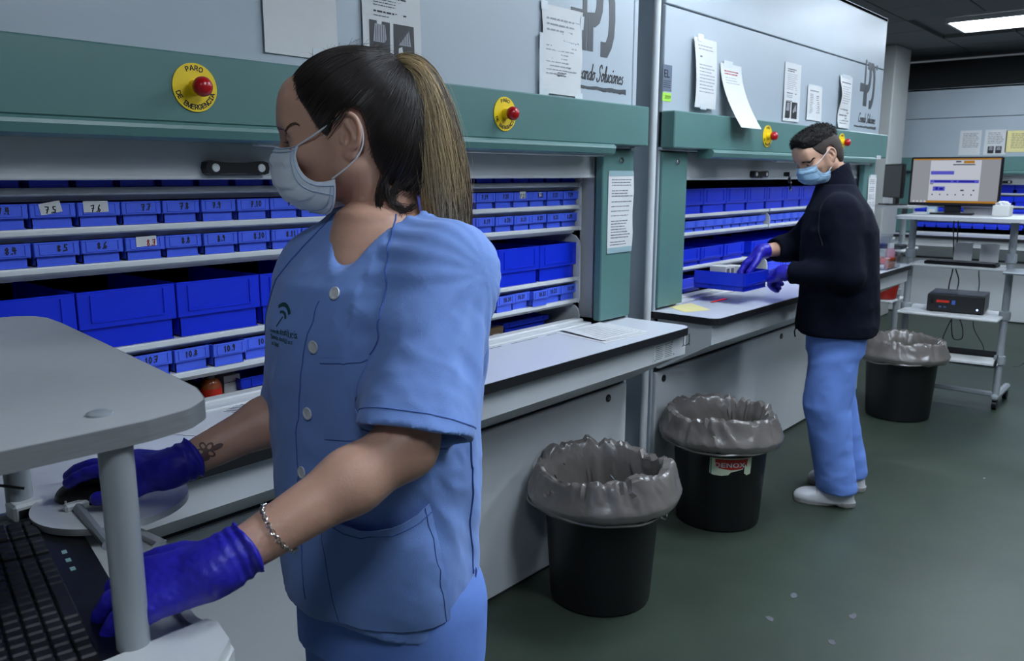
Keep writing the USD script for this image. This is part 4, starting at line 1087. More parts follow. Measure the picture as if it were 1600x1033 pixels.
part(cb, 'rim', ex(rrect(-bw - .008, -bd - .008, bw + .008, bd + .008, .012).difference(sbox(-bw + .004, -bd + .004, bw - .004, bd - .004)), bh, bh + .006), 'clear_plastic')
part(cb, 'label', bx((-.09, -bd - .004, bh - .012), (-.05, -bd - .0005, bh)), 'paper')
rq = random.Random(9)
for k in range(20):
    px, py, pz = -.095 + .040 * (k % 5) + rq.uniform(-.003, .003), -.055 + .066 * ((k // 5) % 2) + rq.uniform(-.003, .003), .004 + .033 * (k // 10)
    a = thing('amber_bottle', 'small amber bottle with dark red label in the clear box', 'bottle', (5.45 + px, 1.625 + py, .919 + pz + .016), rq.uniform(-.3, .3) + 1.57, group='amber bottles in the clear box')
    m = lathe([(0, -.028), (.0145, -.028), (.015, .012), (.007, .02), (.007, .028), (0, .028)], 12)
    m.apply_transform(trimesh.transformations.rotation_matrix(1.57, (0, 1, 0)))
    part(a, 'body', m, 'bottle_amber')
    l = lathe([(.0152, -.02), (.0156, -.02), (.0156, .006), (.0152, .006)], 12)
    l.apply_transform(trimesh.transformations.rotation_matrix(1.57, (0, 1, 0)))
    part(a, 'label', l, 'label_red' if k % 3 else 'paper')
mat('pink_bottle', (196, 140, 160), .3)
pb = thing('pink_bottle', 'upright pink bottle with white cap at the right of the clear box', 'bottle', (5.54, 1.58, .9225))
part(pb, 'body', lathe([(0, 0), (.026, 0), (.028, .005), (.028, .1), (.018, .12), (0, .12)], 18), 'pink_bottle')
part(pb, 'cap', lathe([(0, .12), (.02, .12), (.019, .15), (0, .152)], 16), 'white_plastic')
t = thing('leaflet', 'folded white leaflet standing in the clear box', 'leaflet', (5.40, 1.66, .99), .2)
part(t, 'page', moved(bx((-.055, -.001, 0), (.055, .001, .09)), R=trimesh.transformations.rotation_matrix(.3, (1, .4, 0))[:3, :3]), 'paper', smooth=False)

# pulled-out bin in the man's hands, and what lies in it
hb = storage_bin((3.575, 1.595, .98), .25, .083, .25, .06, 'long blue bin pulled out over the worktop, held by the man', rotz=0, m='bin_blue_deep', wide=.95)
part(hb, 'side_rib', [bx((s * .120 - .003, .05 + .062 * k, .004), (s * .120 + .003, .054 + .062 * k, .08)) for s in (-1, 1) for k in range(3)], 'bin_blue_deep', smooth=False, kind='stuff')
for k, (dx, dyy, w, h, lab) in enumerate(((-.07, .10, .05, .102, 'white carton at the back left of the pulled-out bin'), (-.005, .11, .05, .098, 'white carton in the middle of the pulled-out bin'), (.065, .09, .06, .094, 'white carton at the right in the pulled-out bin'))):
    c = thing('carton', lab, 'box', (3.575 + dx, 1.60 + dyy, .9825), 0)
    part(c, 'box', bx((-w / 2, 0, 0), (w / 2, .08, h), .001), 'carton_white')
    part(c, 'label', bx((-w * .3, -.0006, h * .55), (w * .3, 0, h * .9)), 'print_grey')
emit('pick_light', (255, 40, 40), .9)
pl = thing('pick_light', 'row of red pick-to-light dots on the worktop under the pulled-out bin', 'indicator light', (3.53, 1.80, .9186), 0)
part(pl, 'strip', bx((-.09, -.062, 0), (.06, -.050, .0018)), 'black_plastic', smooth=False)
part(pl, 'dot', [cyl((-.08 + .016 * k, -.056, .0018), (-.08 + .016 * k, -.056, .003), .004, .004, 8) for k in range(9)], 'pick_light', kind='stuff')

# ------------------------------------------------------------------ sculpting by distance fields
def smin(a, b, k):
    if k <= 0:
        return np.minimum(a, b)
    h = np.maximum(k - np.abs(a - b), 0) / k
    return np.minimum(a, b) - h * h * k * .25


def smax(a, b, k):
    return -smin(-a, -b, k)


def d_cap(p, a, b, ra, rb):
    a, b = np.asarray(a, float), np.asarray(b, float)
    ab = b - a
    t = np.clip(((p - a) @ ab) / (ab @ ab + 1e-12), 0, 1)
    return np.linalg.norm(p - a - t[:, None] * ab, axis=1) - (ra + (rb - ra) * t)


def d_ell(p, c, r, R=None):
    q = p - np.asarray(c, float)
    if R is not None:
        q = q @ np.asarray(R)
    r = np.asarray(r, float)
    k0 = np.linalg.norm(q / r, axis=1)
    k1 = np.linalg.norm(q / (r * r), axis=1)
    return np.where(k1 > 1e-9, k0 * (k0 - 1) / np.maximum(k1, 1e-9), -r.min())


def d_chain(p, pts, radii):
    d = None
    for k in range(len(pts) - 1):
        e = d_cap(p, pts[k], pts[k + 1], radii[k], radii[k + 1])
        d = e if d is None else np.minimum(d, e)
    return d


def d_poly(x, y, poly):
    """Signed distance to a closed polygon in 2-D, negative inside."""
    pts = np.asarray(poly, float)
    best = np.full(x.shape, 1e9)
    inside = np.zeros(x.shape, bool)
    for i in range(len(pts)):
        a, b = pts[i], pts[(i + 1) % len(pts)]
        ex_, ey = b - a
        t = np.clip(((x - a[0]) * ex_ + (y - a[1]) * ey) / (ex_ * ex_ + ey * ey + 1e-12), 0, 1)
        best = np.minimum(best, np.hypot(x - a[0] - t * ex_, y - a[1] - t * ey))
        c = (a[1] > y) != (b[1] > y)
        with np.errstate(divide='ignore', invalid='ignore'):
            inside ^= c & (x < (b[0] - a[0]) * (y - a[1]) / (b[1] - a[1] + 1e-15) + a[0])
    return np.where(inside, -best, best)


def d_loft(p, zs, cx, cy, rx, ry, n=2.4):
    """Upright stack of superellipses; all lists over zs."""
    z = p[:, 2]
    X, Y = np.interp(z, zs, cx), np.interp(z, zs, cy)
    A, B = np.interp(z, zs, rx), np.interp(z, zs, ry)
    k = ((np.abs(p[:, 0] - X) / A) ** n + (np.abs(p[:, 1] - Y) / B) ** n) ** (1 / n)
    d = (k - 1) * np.minimum(A, B) * .92
    return np.maximum(d, np.maximum(zs[0] - z, z - zs[-1]))


def surf(f, lo, hi, h):
    """Mesh of f = 0 by surface nets, evaluating f only near the surface."""
    B = 6
    lo, hi = np.asarray(lo, float), np.asarray(hi, float)
    nb = np.ceil((hi - lo) / (h * B)).astype(int) + 1
    n = nb * B
    g = np.stack(np.meshgrid(*[np.arange(k) for k in nb], indexing='ij'), -1).reshape(-1, 3)
    c = lo + (g + .5) * B * h - h / 2
    dc = f(c)
    act = np.abs(dc) < h * B * 1.35
    D = np.repeat(np.repeat(np.repeat(np.where(dc.reshape(nb) > 0, 1.0, -1.0).astype(np.float32), B, 0), B, 1), B, 2)
    off = np.stack(np.meshgrid(*[np.arange(B)] * 3, indexing='ij'), -1).reshape(-1, 3)
    ga = g[act]
    for s in range(0, len(ga), 2500):
        idx = (ga[s:s + 2500, None] * B + off).reshape(-1, 3)
        D[idx[:, 0], idx[:, 1], idx[:, 2]] = f(lo + idx * h)
    inside = D < 0
    cnt = np.zeros(np.array(D.shape) - 1, np.int8)
    for dx in (0, 1):
        for dy_ in (0, 1):
            for dz in (0, 1):
                cnt += inside[dx:D.shape[0] - 1 + dx, dy_:D.shape[1] - 1 + dy_, dz:D.shape[2] - 1 + dz]
    cell = np.argwhere((cnt > 0) & (cnt < 8))
    vid = np.full(cnt.shape, -1, np.int64)
    vid[cell[:, 0], cell[:, 1], cell[:, 2]] = np.arange(len(cell))
    acc, num = np.zeros((len(cell), 3)), np.zeros(len(cell))
    corners = np.array([(a, b, c_) for a in (0, 1) for b in (0, 1) for c_ in (0, 1)])
    for a in corners:
        for ax in range(3):
            if a[ax] == 0:
                b = a.copy()
                b[ax] = 1
                da = D[tuple((cell + a).T)].astype(float)
                db = D[tuple((cell + b).T)].astype(float)
                m = (da < 0) != (db < 0)
                t = np.where(m, da / np.where(m, da - db, 1), 0)
                q = np.repeat(a[None].astype(float), len(cell), 0)
                q[:, ax] = t
                acc[m] += q[m]
                num[m] += 1
    v = lo + (cell + acc / num[:, None]) * h
    F = []
    for ax in range(3):
        o1, o2 = [(1, 2), (2, 0), (0, 1)][ax]
        sl0 = [slice(1, s - 1) for s in D.shape]
        sl0[ax] = slice(0, D.shape[ax] - 1)
        sl1 = list(sl0)
        sl1[ax] = slice(1, D.shape[ax])
        a, b = inside[tuple(sl0)], inside[tuple(sl1)]
        e = np.argwhere(a != b)
        base = e + 1
        base[:, ax] -= 1
        flip = a[tuple(e.T)]
        u1, u2 = np.zeros(3, int), np.zeros(3, int)
        u1[o1], u2[o2] = 1, 1
        q = np.stack([vid[tuple((base - u1 - u2).T)], vid[tuple((base - u2).T)], vid[tuple(base.T)], vid[tuple((base - u1).T)]], 1)
        q[~flip] = q[~flip][:, ::-1]
        F.append(q)
    q = np.vstack(F)
    q = q[(q >= 0).all(1)]
    return trimesh.Trimesh(v, np.vstack([q[:, [0, 1, 2]], q[:, [0, 2, 3]]]), process=False)


def keep_largest(m, least=.02):
    parts_ = m.split(only_watertight=False)
    if len(parts_) <= 1:
        return m
    most = max(len(p.faces) for p in parts_)
    return trimesh.util.concatenate([p for p in parts_ if len(p.faces) > least * most])


def frame3(x, z):
    """Rotation whose columns are x, y, z with x kept and z made square to it."""
    x = np.asarray(x, float) / np.linalg.norm(x)
    z = np.asarray(z, float)
    z = z - x * (z @ x)
    z /= np.linalg.norm(z)
    return np.stack([x, np.cross(z, x), z], 1)


def hand_field(wrist, R, side, curl, thumb, spread=(.10, .02, -.05, -.13), s=1.0, grow=0.0):
    """A hand: x towards the fingers, z out of the back of the hand; side +1 puts the thumb at +y. curl: 4 x 3 joint bends; thumb: its three directions."""
    ly = np.array([.027, .009, -.010, -.027]) * side
    lens = [(.041, .025, .020), (.046, .028, .021), (.042, .026, .020), (.033, .020, .018)]
    rad = [.0092, .0096, .0090, .0080]
    palm, fingers = [], []
    for k in range(4):
        kx = (.084, .088, .083, .075)[k]
        a0 = np.array([.0, ly[k] * .55, 0.0])
        kn = np.array([kx, ly[k], .003 - .002 * abs(k - 1)])
        palm.append((a0, kn, .0165, .0122))
        pts = [kn]
        ang, yaw = 0.0, spread[k] * side
        for j in range(3):
            ang += curl[k][j]
            pts.append(pts[-1] + lens[k][j] * np.array([math.cos(ang) * math.cos(yaw), math.cos(ang) * math.sin(yaw), -math.sin(ang)]))
        fingers.append((pts, [rad[k] * q for q in (1.1, 1.0, .93, .82)]))
    tp = [np.array([.018, .022 * side, -.006])]
    for j, L in enumerate((.042, .033, .027)):
        d = np.array(thumb[j], float)
        d[1] *= side
        tp.append(tp[-1] + L * d / np.linalg.norm(d))
    tr = [.0155, .0118, .0108, .0092]

    def f(p):
        q = (p - wrist) @ R / s
        d = None
        for a, b, ra, rb in palm:
            e = d_cap(q, a, b, ra, rb)
            d = e if d is None else smin(d, e, .012)
        d = smin(d, d_ell(q, (.045, 0, -.006), (.046, .034, .014)), .012)
        ft = None
        for pts, rr in fingers:
            e = d_chain(q, pts, rr)
            ft = e if ft is None else np.minimum(ft, e)
        d = smin(d, ft, .006)
        d = smin(d, d_chain(q, tp, tr), .009)
        return d * s - grow
    return f, fingers, tp


def to_frame(p, o, R):
    return (p - o) @ R


# ---------------------------------------------------------------- heads: x forward, y left, z up, origin between the ears
def ear_field(q, s):
    """One ear on the side s (+1 left)."""
    y = q[:, 1] * s
    p = np.stack([q[:, 0], y, q[:, 2]], 1)
    # leaning slightly outward and back
    c, sn = math.cos(.30), math.sin(.30)
    o = np.array([-.004, .076, .0])
    u = p - o
    lx, ly = u[:, 0] * c + u[:, 1] * sn, -u[:, 0] * sn * 1.0 + u[:, 1] * c
    w = np.stack([u[:, 0] * c - u[:, 1] * sn, u[:, 0] * sn + u[:, 1] * c, u[:, 2]], 1)
    d = d_ell(w, (-.001, .002, .002), (.0165, .0042, .029))
    t = np.linspace(-1.9, 2.6, 15)
    hel = [(-.0015 - .0165 * math.cos(a) * .98 + 0.001, .0068, .006 + .0245 * math.sin(a)) for a in t[::-1]]
    hel = [(-.001 + .0160 * math.cos(a), .0065, .006 + .0240 * math.sin(a)) for a in np.linspace(.55, 4.45, 15)]
    d = smin(d, d_chain(w, hel, [.0034] * len(hel)), .003)
    d = smin(d, d_cap(w, (.0055, .005, .022), (-.006, .006, -.004), .003, .0035), .003)
    d = smin(d, d_cap(w, (-.006, .006, -.004), (.0, .005, -.0155), .0032, .0035), .003)
    d = smin(d, d_ell(w, (.003, .003, -.023), (.0095, .0050, .0105)), .004)
    d = smax(d, -d_ell(w, (.005, .0085, -.001), (.0080, .0070, .0115)), .003)
    d = smin(d, d_cap(w, (.0125, .002, .003), (.0115, .003, -.007), .0042, .0042), .004)
    return d


def head_field(q, male=False, eyes_down=.0):
    jw = 1.08 if male else 1.0
    d = d_ell(q, (.0, 0, .036), (.096, .0745, .084))
    d = smin(d, d_ell(q, (.038, 0, -.014), (.063, .0585, .074)), .03)
    for s in (1, -1):
        d = smin(d, d_cap(q, (.068, .012 * s, -.077), (.010, .050 * s * jw, -.047), .019 * jw, .017), .025)
        d = smin(d, d_cap(q, (.006, .058 * s, -.035), (.012, .056 * s, .01), .016, .016), .025)
        d = smin(d, d_ell(q, (.062, .042 * s, -.022), (.026, .021, .019)), .022)
        d = smin(d, d_cap(q, (.096, .010 * s, .018), (.082, .044 * s, .014), .0105 if male else .009, .0095), .014)
    d = smin(d, d_ell(q, (.079, 0, -.080), (.017, .018, .0155)), .02)
    d = smin(d, d_ell(q, (.088, 0, -.053), (.018, .027, .020)), .018)
    d = smin(d, d_ell(q, (.086, 0, .047), (.020, .048, .034)), .04)
    for s in (1, -1):
        d = smax(d, -d_ell(q, (.104, .033 * s, .000), (.017, .0165, .0115)), .014)
    d = smin(d, d_chain(q, [(.099, 0, .010), (.106, 0, -.008), (.1165, 0, -.030), (.112, 0, -.037)], [.0068, .0072, .0092, .0085]), .012)
    for s in (1, -1):
        d = smin(d, d_ell(q, (.1035, .0115 * s, -.036), (.010, .0068, .0065)), .007)
        # lids round the eyeball
        c = np.array([.0815, .0325 * s, -.001])
        u = q - c
        lid = np.linalg.norm(u, axis=1) - .0142
        up = np.maximum(-(u[:, 2] - (.0008 - eyes_down) - .05 * u[:, 0]), -u[:, 0] - .004)
        dn = np.maximum(u[:, 2] + .0062, -u[:, 0] - .004)
        d = smin(d, np.maximum(lid, up), .004)
        d = smin(d, np.maximum(lid, dn), .004)
        d = np.minimum(d, ear_wrap(q, s))
    # lips
    d = smin(d, d_cap(q, (.1045, -.012, -.0525), (.1045, .012, -.0525), .0055, .0055), .007)
    d = smin(d, d_cap(q, (.103, -.011, -.0625), (.103, .011, -.0625), .006, .006), .007)
    # neck
    nr = .057 if male else .050
    nk = d_cap(q, (-.028, 0, -.03), (-.046, 0, -.20), nr, nr + .004)
    for s in (1, -1):
        nk = smin(nk, d_cap(q, (-.018, .050 * s, -.045), (-.012, .020 * s, -.20), .013, .012), .02)
    d = smin(d, nk, .03)
    return d


def ear_wrap(q, s):
    m = (np.abs(q[:, 0]) < .05) & (np.abs(q[:, 2]) < .06) & (q[:, 1] * s > .04) & (q[:, 1] * s < .12)
    out = np.full(len(q), .05)
    if m.any():
        out[m] = ear_field(q[m], s)
    return out


def surgical_mask(side_shift=0.0):
    cols = {0.0: [(.120, -.012), (.129, -.036), (.124, -.066), (.108, -.096), (.066, -.121)]}
    A = np.array([[(.1205, 0, -.010), (.128, 0, -.034), (.123, 0, -.061), (.107, 0, -.088), (.070, 0, -.107)],
                  [(.108, .022, -.012), (.117, .029, -.040), (.112, .036, -.071), (.093, .037, -.090), (.058, .034, -.108)],
                  [(.090, .044, -.012), (.096, .055, -.042), (.088, .062, -.073), (.064, .064, -.088), (.032, .058, -.104)],
                  [(.072, .062, -.010), (.075, .068, -.036), (.061, .072, -.056), (.042, .073, -.062), (.022, .0715, -.058)]])
    L = A[:0:-1] * (1, -1, 1)
    G = np.concatenate([L, A], 0)           # 7 columns x 5 rows
    us = np.array([-1, -.72, -.36, 0, .36, .72, 1.0])
    vs = np.linspace(0, 1, 5)
    from scipy.interpolate import RectBivariateSpline
    nu, nv = 61, 41
    U, V = np.linspace(-1, 1, nu), np.linspace(0, 1, nv)
    P = np.stack([RectBivariateSpline(us, vs, G[..., k], kx=3, ky=3)(U, V) for k in range(3)], -1)
    N = np.cross(np.gradient(P, axis=1), np.gradient(P, axis=0))
    N /= np.linalg.norm(N, axis=-1, keepdims=True)
    if (N[nu // 2, nv // 2] @ (1, 0, 0)) < 0:
        N = -N
    uu, vv = np.meshgrid(U, V, indexing='ij')
    pl = np.abs(((vv * 4.0 + .12 * np.sin(3 * uu)) % 1.0)) * .0030 * (1 - np.abs(uu) ** 6) * (vv > .12) * (vv < .92)
    cr = .0022 * (meshkit.fbm(np.stack([uu * 3, vv * 7, 0 * uu], -1), 3, 5) - .5) * (.3 + np.abs(uu))
    P = P + N * (pl + cr)[..., None]
    Q = P - N * .0016
    n = nu * nv
    F = []
    for i in range(nu - 1):
        for j in range(nv - 1):
            a, b, c, d = i * nv + j, (i + 1) * nv + j, (i + 1) * nv + j + 1, i * nv + j + 1
            F += [(a, b, c), (a, c, d), (n + a, n + c, n + b), (n + a, n + d, n + c)]
    rim = [i * nv for i in range(nu)] + [(nu - 1) * nv + j for j in range(1, nv)] + [i * nv + nv - 1 for i in range(nu - 2, -1, -1)] + [j for j in range(nv - 2, 0, -1)]
    for k in range(len(rim)):
        a, b = rim[k], rim[(k + 1) % len(rim)]
        F += [(a, b, n + b), (a, n + b, n + a)]
    m = trimesh.Trimesh(np.vstack([P.reshape(-1, 3), Q.reshape(-1, 3)]), F, process=False)
    m.fix_normals()
    O = P + N * .0008
    bands = [tube(O[1:-1, j], .0009, 5) for j in (1, 3, 37, 39)] + [tube(O[i, 1:-1], .0009, 5) for i in (1, 3, nu - 4, nu - 2)]
    straps = []
    for s in (1, -1):
        straps.append(tube(bez([(.073, .063 * s, -.011), (.045, .0735 * s, .004), (.020, .0785 * s, .020), (.0, .083 * s, .030), (-.014, .085 * s, .026), (-.021, .082 * s, .008), (-.020, .0785 * s, -.012), (-.010, .0775 * s, -.030), (.008, .076 * s, -.046), (.026, .073 * s, -.058)], 5), .0014, 6))
    return m, bands, straps


def place(m, o, R):
    m = m.copy()
    v = np.array(m.vertices) @ np.asarray(R).T + o
    m.vertices = v
    return m


def strands(parent, name, curves, width, m, label=None):
    """Hair as BasisCurves."""
    base = str(parent.GetPath())
    c = UsdGeom.BasisCurves.Define(stage, base + '/' + numbered(base, name))
    c.CreateTypeAttr('linear')
    c.CreateCurveVertexCountsAttr(Vt.IntArray([len(k) for k in curves]))
    pts = np.vstack(curves).astype(np.float32)
    c.CreatePointsAttr(Vt.Vec3fArray.FromNumpy(pts))
    w = np.concatenate([np.interp(np.linspace(0, 1, len(k)), (0, .15, .8, 1), (.6, 1, .9, .25)) * width for k in curves]).astype(np.float32)
    c.CreateWidthsAttr(Vt.FloatArray.FromNumpy(w))
    c.SetWidthsInterpolation('vertex')
    UsdShade.MaterialBindingAPI.Apply(c.GetPrim()).Bind(MAT[m])
    if label:
        c.GetPrim().SetCustomDataByKey('label', label)
    c.GetPrim().SetCustomDataByKey('kind', 'stuff')
    return c.GetPrim()


mat('skin', (204, 158, 136), 0.5, var=.07, var_scale=22, bump=.10, bump_scale=420, extra={'subsurface_weight': .12, 'subsurface_radius': (1.0, .35, .2), 'subsurface_scale': .004})
mat('skin_man', (200, 156, 132), 0.5, var=.06, var_scale=18, bump=.08, bump_scale=300)
mat('scrubs', (122, 156, 224), 0.78, var=.04, var_scale=5, bump=.22, bump_scale=900, extra={'sheen_weight': .15})
mat('scrubs_seam', (66, 98, 170), 0.8)
mat('scrubs_trousers', (108, 144, 222), 0.8, var=.05, var_scale=5, bump=.22, bump_scale=900)
mat('glove_blue', (42, 36, 176), 0.42, var=.10, var_scale=30, bump=.35, bump_scale=130)
mat('mask_pale', (222, 230, 240), 0.8, var=.03, bump=.12, bump_scale=900)
mat('mask_band', (172, 190, 212), 0.8)
mat('mask_blue', (150, 186, 214), 0.8, var=.03, bump=.12, bump_scale=600)
mat('strap_white', (226, 228, 232), 0.7)
mat('hair_dark', (38, 29, 26), 0.42, var=.25, var_scale=60, extra={'specular_ior_level': .6})
mat('hair_brown', (92, 75, 58), 0.45, var=.2, var_scale=60)
mat('hair_blond', (200, 176, 134), 0.42, var=.2, var_scale=60)
mat('hair_black', (20, 17, 16), 0.75, var=.3, var_scale=90, extra={'specular_ior_level': .25})
mat('hair_faded', (52, 42, 37), 0.8, var=.3, var_scale=200)
mat('eye_white', (206, 200, 196), 0.25)
mat('eye_iris', (52, 36, 26), 0.2)
mat('button_white', (220, 220, 222), 0.35)
mat('silver', (200, 200, 196), 0.25, metal=1.0)
mat('tattoo', (100, 72, 70), 0.6)
mat('embroidery', (22, 74, 72), 0.7)
mat('navy_fleece', (13, 16, 30), 0.95, var=.12, var_scale=14, bump=.3, bump_scale=500, extra={'specular_ior_level': .15})
mat('shoe_white', (208, 208, 212), 0.4, var=.04)
mat('sole', (150, 148, 146), 0.6)


def head_hair_polygon_cap(poly, grow, sharp=.004, male=False, noise=0.0):
    def f(q):
        d = d_ell(q, (-.002, 0, .036), (.0975, .0765, .0855)) - grow
        d = smin(d, d_ell(q, (-.045, 0, -.02), (.058, .062, .07)) - grow * .6, .03)
        if noise:
            d = d - noise * (meshkit.fbm(q * 60, 2, 3) - .5) * 2
        e = d_poly(q[:, 0], q[:, 2], poly)
        return smax(d, e, .006)
    return f

# ------------------------------------------------------------------ the woman
def snap(f, p, off=0.0, it=7):
    p = np.array(p, float)
    e = .0015
    for _ in range(it):
        d = f(p) - off
        g = np.stack([f(p + e * np.eye(3)[k]) - f(p - e * np.eye(3)[k]) for k in range(3)], 1) / (2 * e)
        g2 = np.maximum((g * g).sum(1), .09)
        p = p - np.clip(d, -.02, .02)[:, None] * g / g2[:, None]
    return p


def normal_at(f, p):
    e = .002
    p = np.atleast_2d(p)
    g = np.stack([f(p + e * np.eye(3)[k]) - f(p - e * np.eye(3)[k]) for k in range(3)], 1)
    return g / np.linalg.norm(g, axis=1, keepdims=True)


def seam(f, pts, r=.0012, off=.0004, n=8):
    return tube(snap(f, bez(pts, n), off), r, 5)


def patch(f, c00, c10, c11, c01, off, t, nu=16, nv=16, bulge=0.0, top=None):
    """A cloth patch laid on f between four corners; top(u) drops its upper edge."""
    U, V = np.meshgrid(np.linspace(0, 1, nu), np.linspace(0, 1, nv), indexing='ij')
    if top is not None:
        V = 1 - (1 - V) * (1 - top(U))
    c = [np.asarray(q, float) for q in (c00, c10, c11, c01)]
    P = c[0] * ((1 - U) * (1 - V))[..., None] + c[1] * (U * (1 - V))[..., None] + c[2] * (U * V)[..., None] + c[3] * ((1 - U) * V)[..., None]
    P = P.reshape(-1, 3)
    o = off + bulge * (np.sin(np.pi * U) * (1 - V) ** .7).ravel()
    A = snap(f, P, 0) + normal_at(f, snap(f, P, 0)) * o[:, None]
    N = normal_at(f, A)
    Bq = A + N * t
    n = nu * nv
    F = []
    for i in range(nu - 1):
        for j in range(nv - 1):
            a, b, cc, d = i * nv + j, (i + 1) * nv + j, (i + 1) * nv + j + 1, i * nv + j + 1
            F += [(a, b, cc), (a, cc, d), (n + a, n + cc, n + b), (n + a, n + d, n + cc)]
    rim = [i * nv for i in range(nu)] + [(nu - 1) * nv + j for j in range(1, nv)] + [i * nv + nv - 1 for i in range(nu - 2, -1, -1)] + [j for j in range(nv - 2, 0, -1)]
    for k in range(len(rim)):
        a, b = rim[k], rim[(k + 1) % len(rim)]
        F += [(a, b, n + b), (a, n + b, n + a)]
    m = trimesh.Trimesh(np.vstack([A, Bq]), F, process=False)
    m.fix_normals()
    return m, Bq.reshape(nu, nv, 3)


def decal(f, drawing, o, ux, uy, off=.0006, step=.004):
    m = ex(drawing, 0, .0002)
    m = m.subdivide_to_size(step, max_iter=8)
    v = np.array(m.vertices)
    top = v[:, 2] > .0001
    P = np.asarray(o) + v[:, :1] * np.asarray(ux) + v[:, 1:2] * np.asarray(uy)
    S = snap(f, P, 0)
    m.vertices = S + normal_at(f, S) * np.where(top, off, off - .0004)[:, None]
    return m


def merge_bodies(ms):
    """One closed surface from overlapping pieces."""
    out = None
    for m in ms:
        k = m3.Manifold(m3.Mesh(np.asarray(m.vertices, np.float32), np.asarray(m.faces, np.uint32)))
        if k.status() != m3.Error.NoError or k.is_empty():
            mm = m.copy()
            mm.merge_vertices()
            trimesh.repair.fix_normals(mm)
            k = m3.Manifold(m3.Mesh(np.asarray(mm.vertices, np.float32), np.asarray(mm.faces, np.uint32)))
            if k.status() != m3.Error.NoError or k.is_empty():
                return trimesh.util.concatenate(ms)
        out = k if out is None else out + k
    q = out.to_mesh()
    return trimesh.Trimesh(np.array(q.vert_properties[:, :3]), np.array(q.tri_verts), process=False)


woman = thing('person', 'woman with long blond-brown ponytail in blue scrubs and face mask typing at the keyboard', 'person', (0, 0, 0))
WO = np.array([.796, .950])
W_SH = {'L': np.array([.796, .790, 1.372]), 'R': np.array([.795, 1.085, 1.352])}
W_EL = {'L': np.array([.660, .745, 1.163]), 'R': np.array([.775, 1.125, 1.125])}
W_WR = {'L': np.array([.4392, .8094, 1.0666]), 'R': np.array([.5640, 1.1655, 1.060])}
HF = np.array([-.672, .740, 0.0])
HF /= np.linalg.norm(HF)
HTILT = math.radians(-1)
HF = np.array([HF[0] * math.cos(HTILT), HF[1] * math.cos(HTILT), math.sin(HTILT)])
HL = np.cross((0, 0, 1.0), HF)
HL /= np.linalg.norm(HL)
HR = np.stack([HF, HL, np.cross(HF, HL)], 1)
HO = np.array([.793, .987, 1.552])

# hands
L_R = frame3((-.76, .58, -.26), (-.34, -.30, .90))
R_R = frame3((-.64, .76, .08), (-.05, -.1, 1.0))
L_curl = [(.30, .45, .3), (.32, .45, .3), (.32, .45, .3), (.32, .42, .3)]
R_curl = [(.12, .30, .25), (.12, .30, .25), (.25, .5, .3), (.35, .6, .3)]
L_thumb = [(.80, .62, -.18), (.96, .25, -.12), (.98, .08, -.15)]
R_thumb = [(.75, .60, -.45), (.92, .30, -.25), (.97, .1, -.2)]
# left-hand thumb lies on the hand's right (-y in a frame with x to the fingers and z up)
hl_f, hl_fing, _ = hand_field(W_WR['L'], L_R, -1, L_curl, L_thumb, spread=(.30, .07, -.15, -.40), s=.99)
hr_f, _, _ = hand_field(W_WR['R'], R_R, 1, R_curl, R_thumb, s=.90)
hl_g, _, _ = hand_field(W_WR['L'], L_R, -1, L_curl, L_thumb, spread=(.30, .07, -.15, -.40), s=.99, grow=.0016)
hr_g, _, _ = hand_field(W_WR['R'], R_R, 1, R_curl, R_thumb, s=.90, grow=.0016)


def w_forearm(p, s, grow=0.0):
    e, w = W_EL[s], W_WR[s]
    m = e + (w - e) * .32
    return smin(d_cap(p, e, m, .0385 + grow, .038 + grow), d_cap(p, m, w, .038 + grow, .0245 + grow), .02)


def w_arm(p, s):
    d = d_cap(p, W_SH[s], W_EL[s], .047, .0375)
    return smin(d, w_forearm(p, s), .02)


def w_skin(p):
    zs = [.60, .80, .90, 1.0, 1.08, 1.2, 1.28, 1.36, 1.405, 1.43]
    d = d_loft(p, zs, [WO[0]] * 10, [WO[1]] * 10, [.08, .095, .098, .098, .095, .104, .106, .086, .060, .042], [.12, .142, .142, .138, .132, .142, .145, .135, .085, .045], 2.2)
    d = smin(d, d_cap(p, (WO[0] + .006, WO[1] - .06, 1.375), W_SH['L'], .040, .043), .04)
    d = smin(d, d_cap(p, (WO[0] + .006, WO[1] + .06, 1.370), W_SH['R'], .038, .040), .04)
    d = smin(d, d_cap(p, (WO[0] - .045, WO[1] - .006, 1.365), (WO[0] - .015, WO[1], 1.42), .046, .044), .04)
    # neck down from the head
    nb = HO + HR @ np.array([-.04, 0, -.135])
    d = smin(d, d_cap(p, nb, (WO[0] + .002, WO[1] + .004, 1.39), .050, .058), .04)
    for s in 'LR':
        d = smin(d, w_arm(p, s), .03)
        sg = -1 if s == 'L' else 1
        d = smin(d, d_chain(p, [(WO[0] + .01, WO[1] + sg * .085, .80), (WO[0], WO[1] + sg * .085, .47), (WO[0] + .02, WO[1] + sg * .09, .09)], [.068, .050, .038]), .03)
        d = smin(d, d_cap(p, (WO[0] + .02, WO[1] + sg * .09, .05), (WO[0] - .12, WO[1] + sg * .10, .04), .035, .03), .02)
    return d


head_m = place(surf(lambda q: smax(head_field(q, eyes_down=.004), -(q[:, 2] + .165), .002), (-.12, -.11, -.18), (.15, .11, .14), .0021), HO, HR)


def w_all(p):
    d = w_skin(p)
    for hfld, s in ((hl_f, 'L'), (hr_f, 'R')):
        near = np.linalg.norm(p - W_WR[s], axis=1) < .27
        if near.any():
            d[near] = smin(d[near], hfld(p[near]), .012)
    return d


arms_m = surf(w_all, (.26, .62, -.02), (1.02, 1.40, 1.46), .0052)
body = merge_bodies([head_m, arms_m])
part(woman, 'body', body, 'skin', smooth=True)

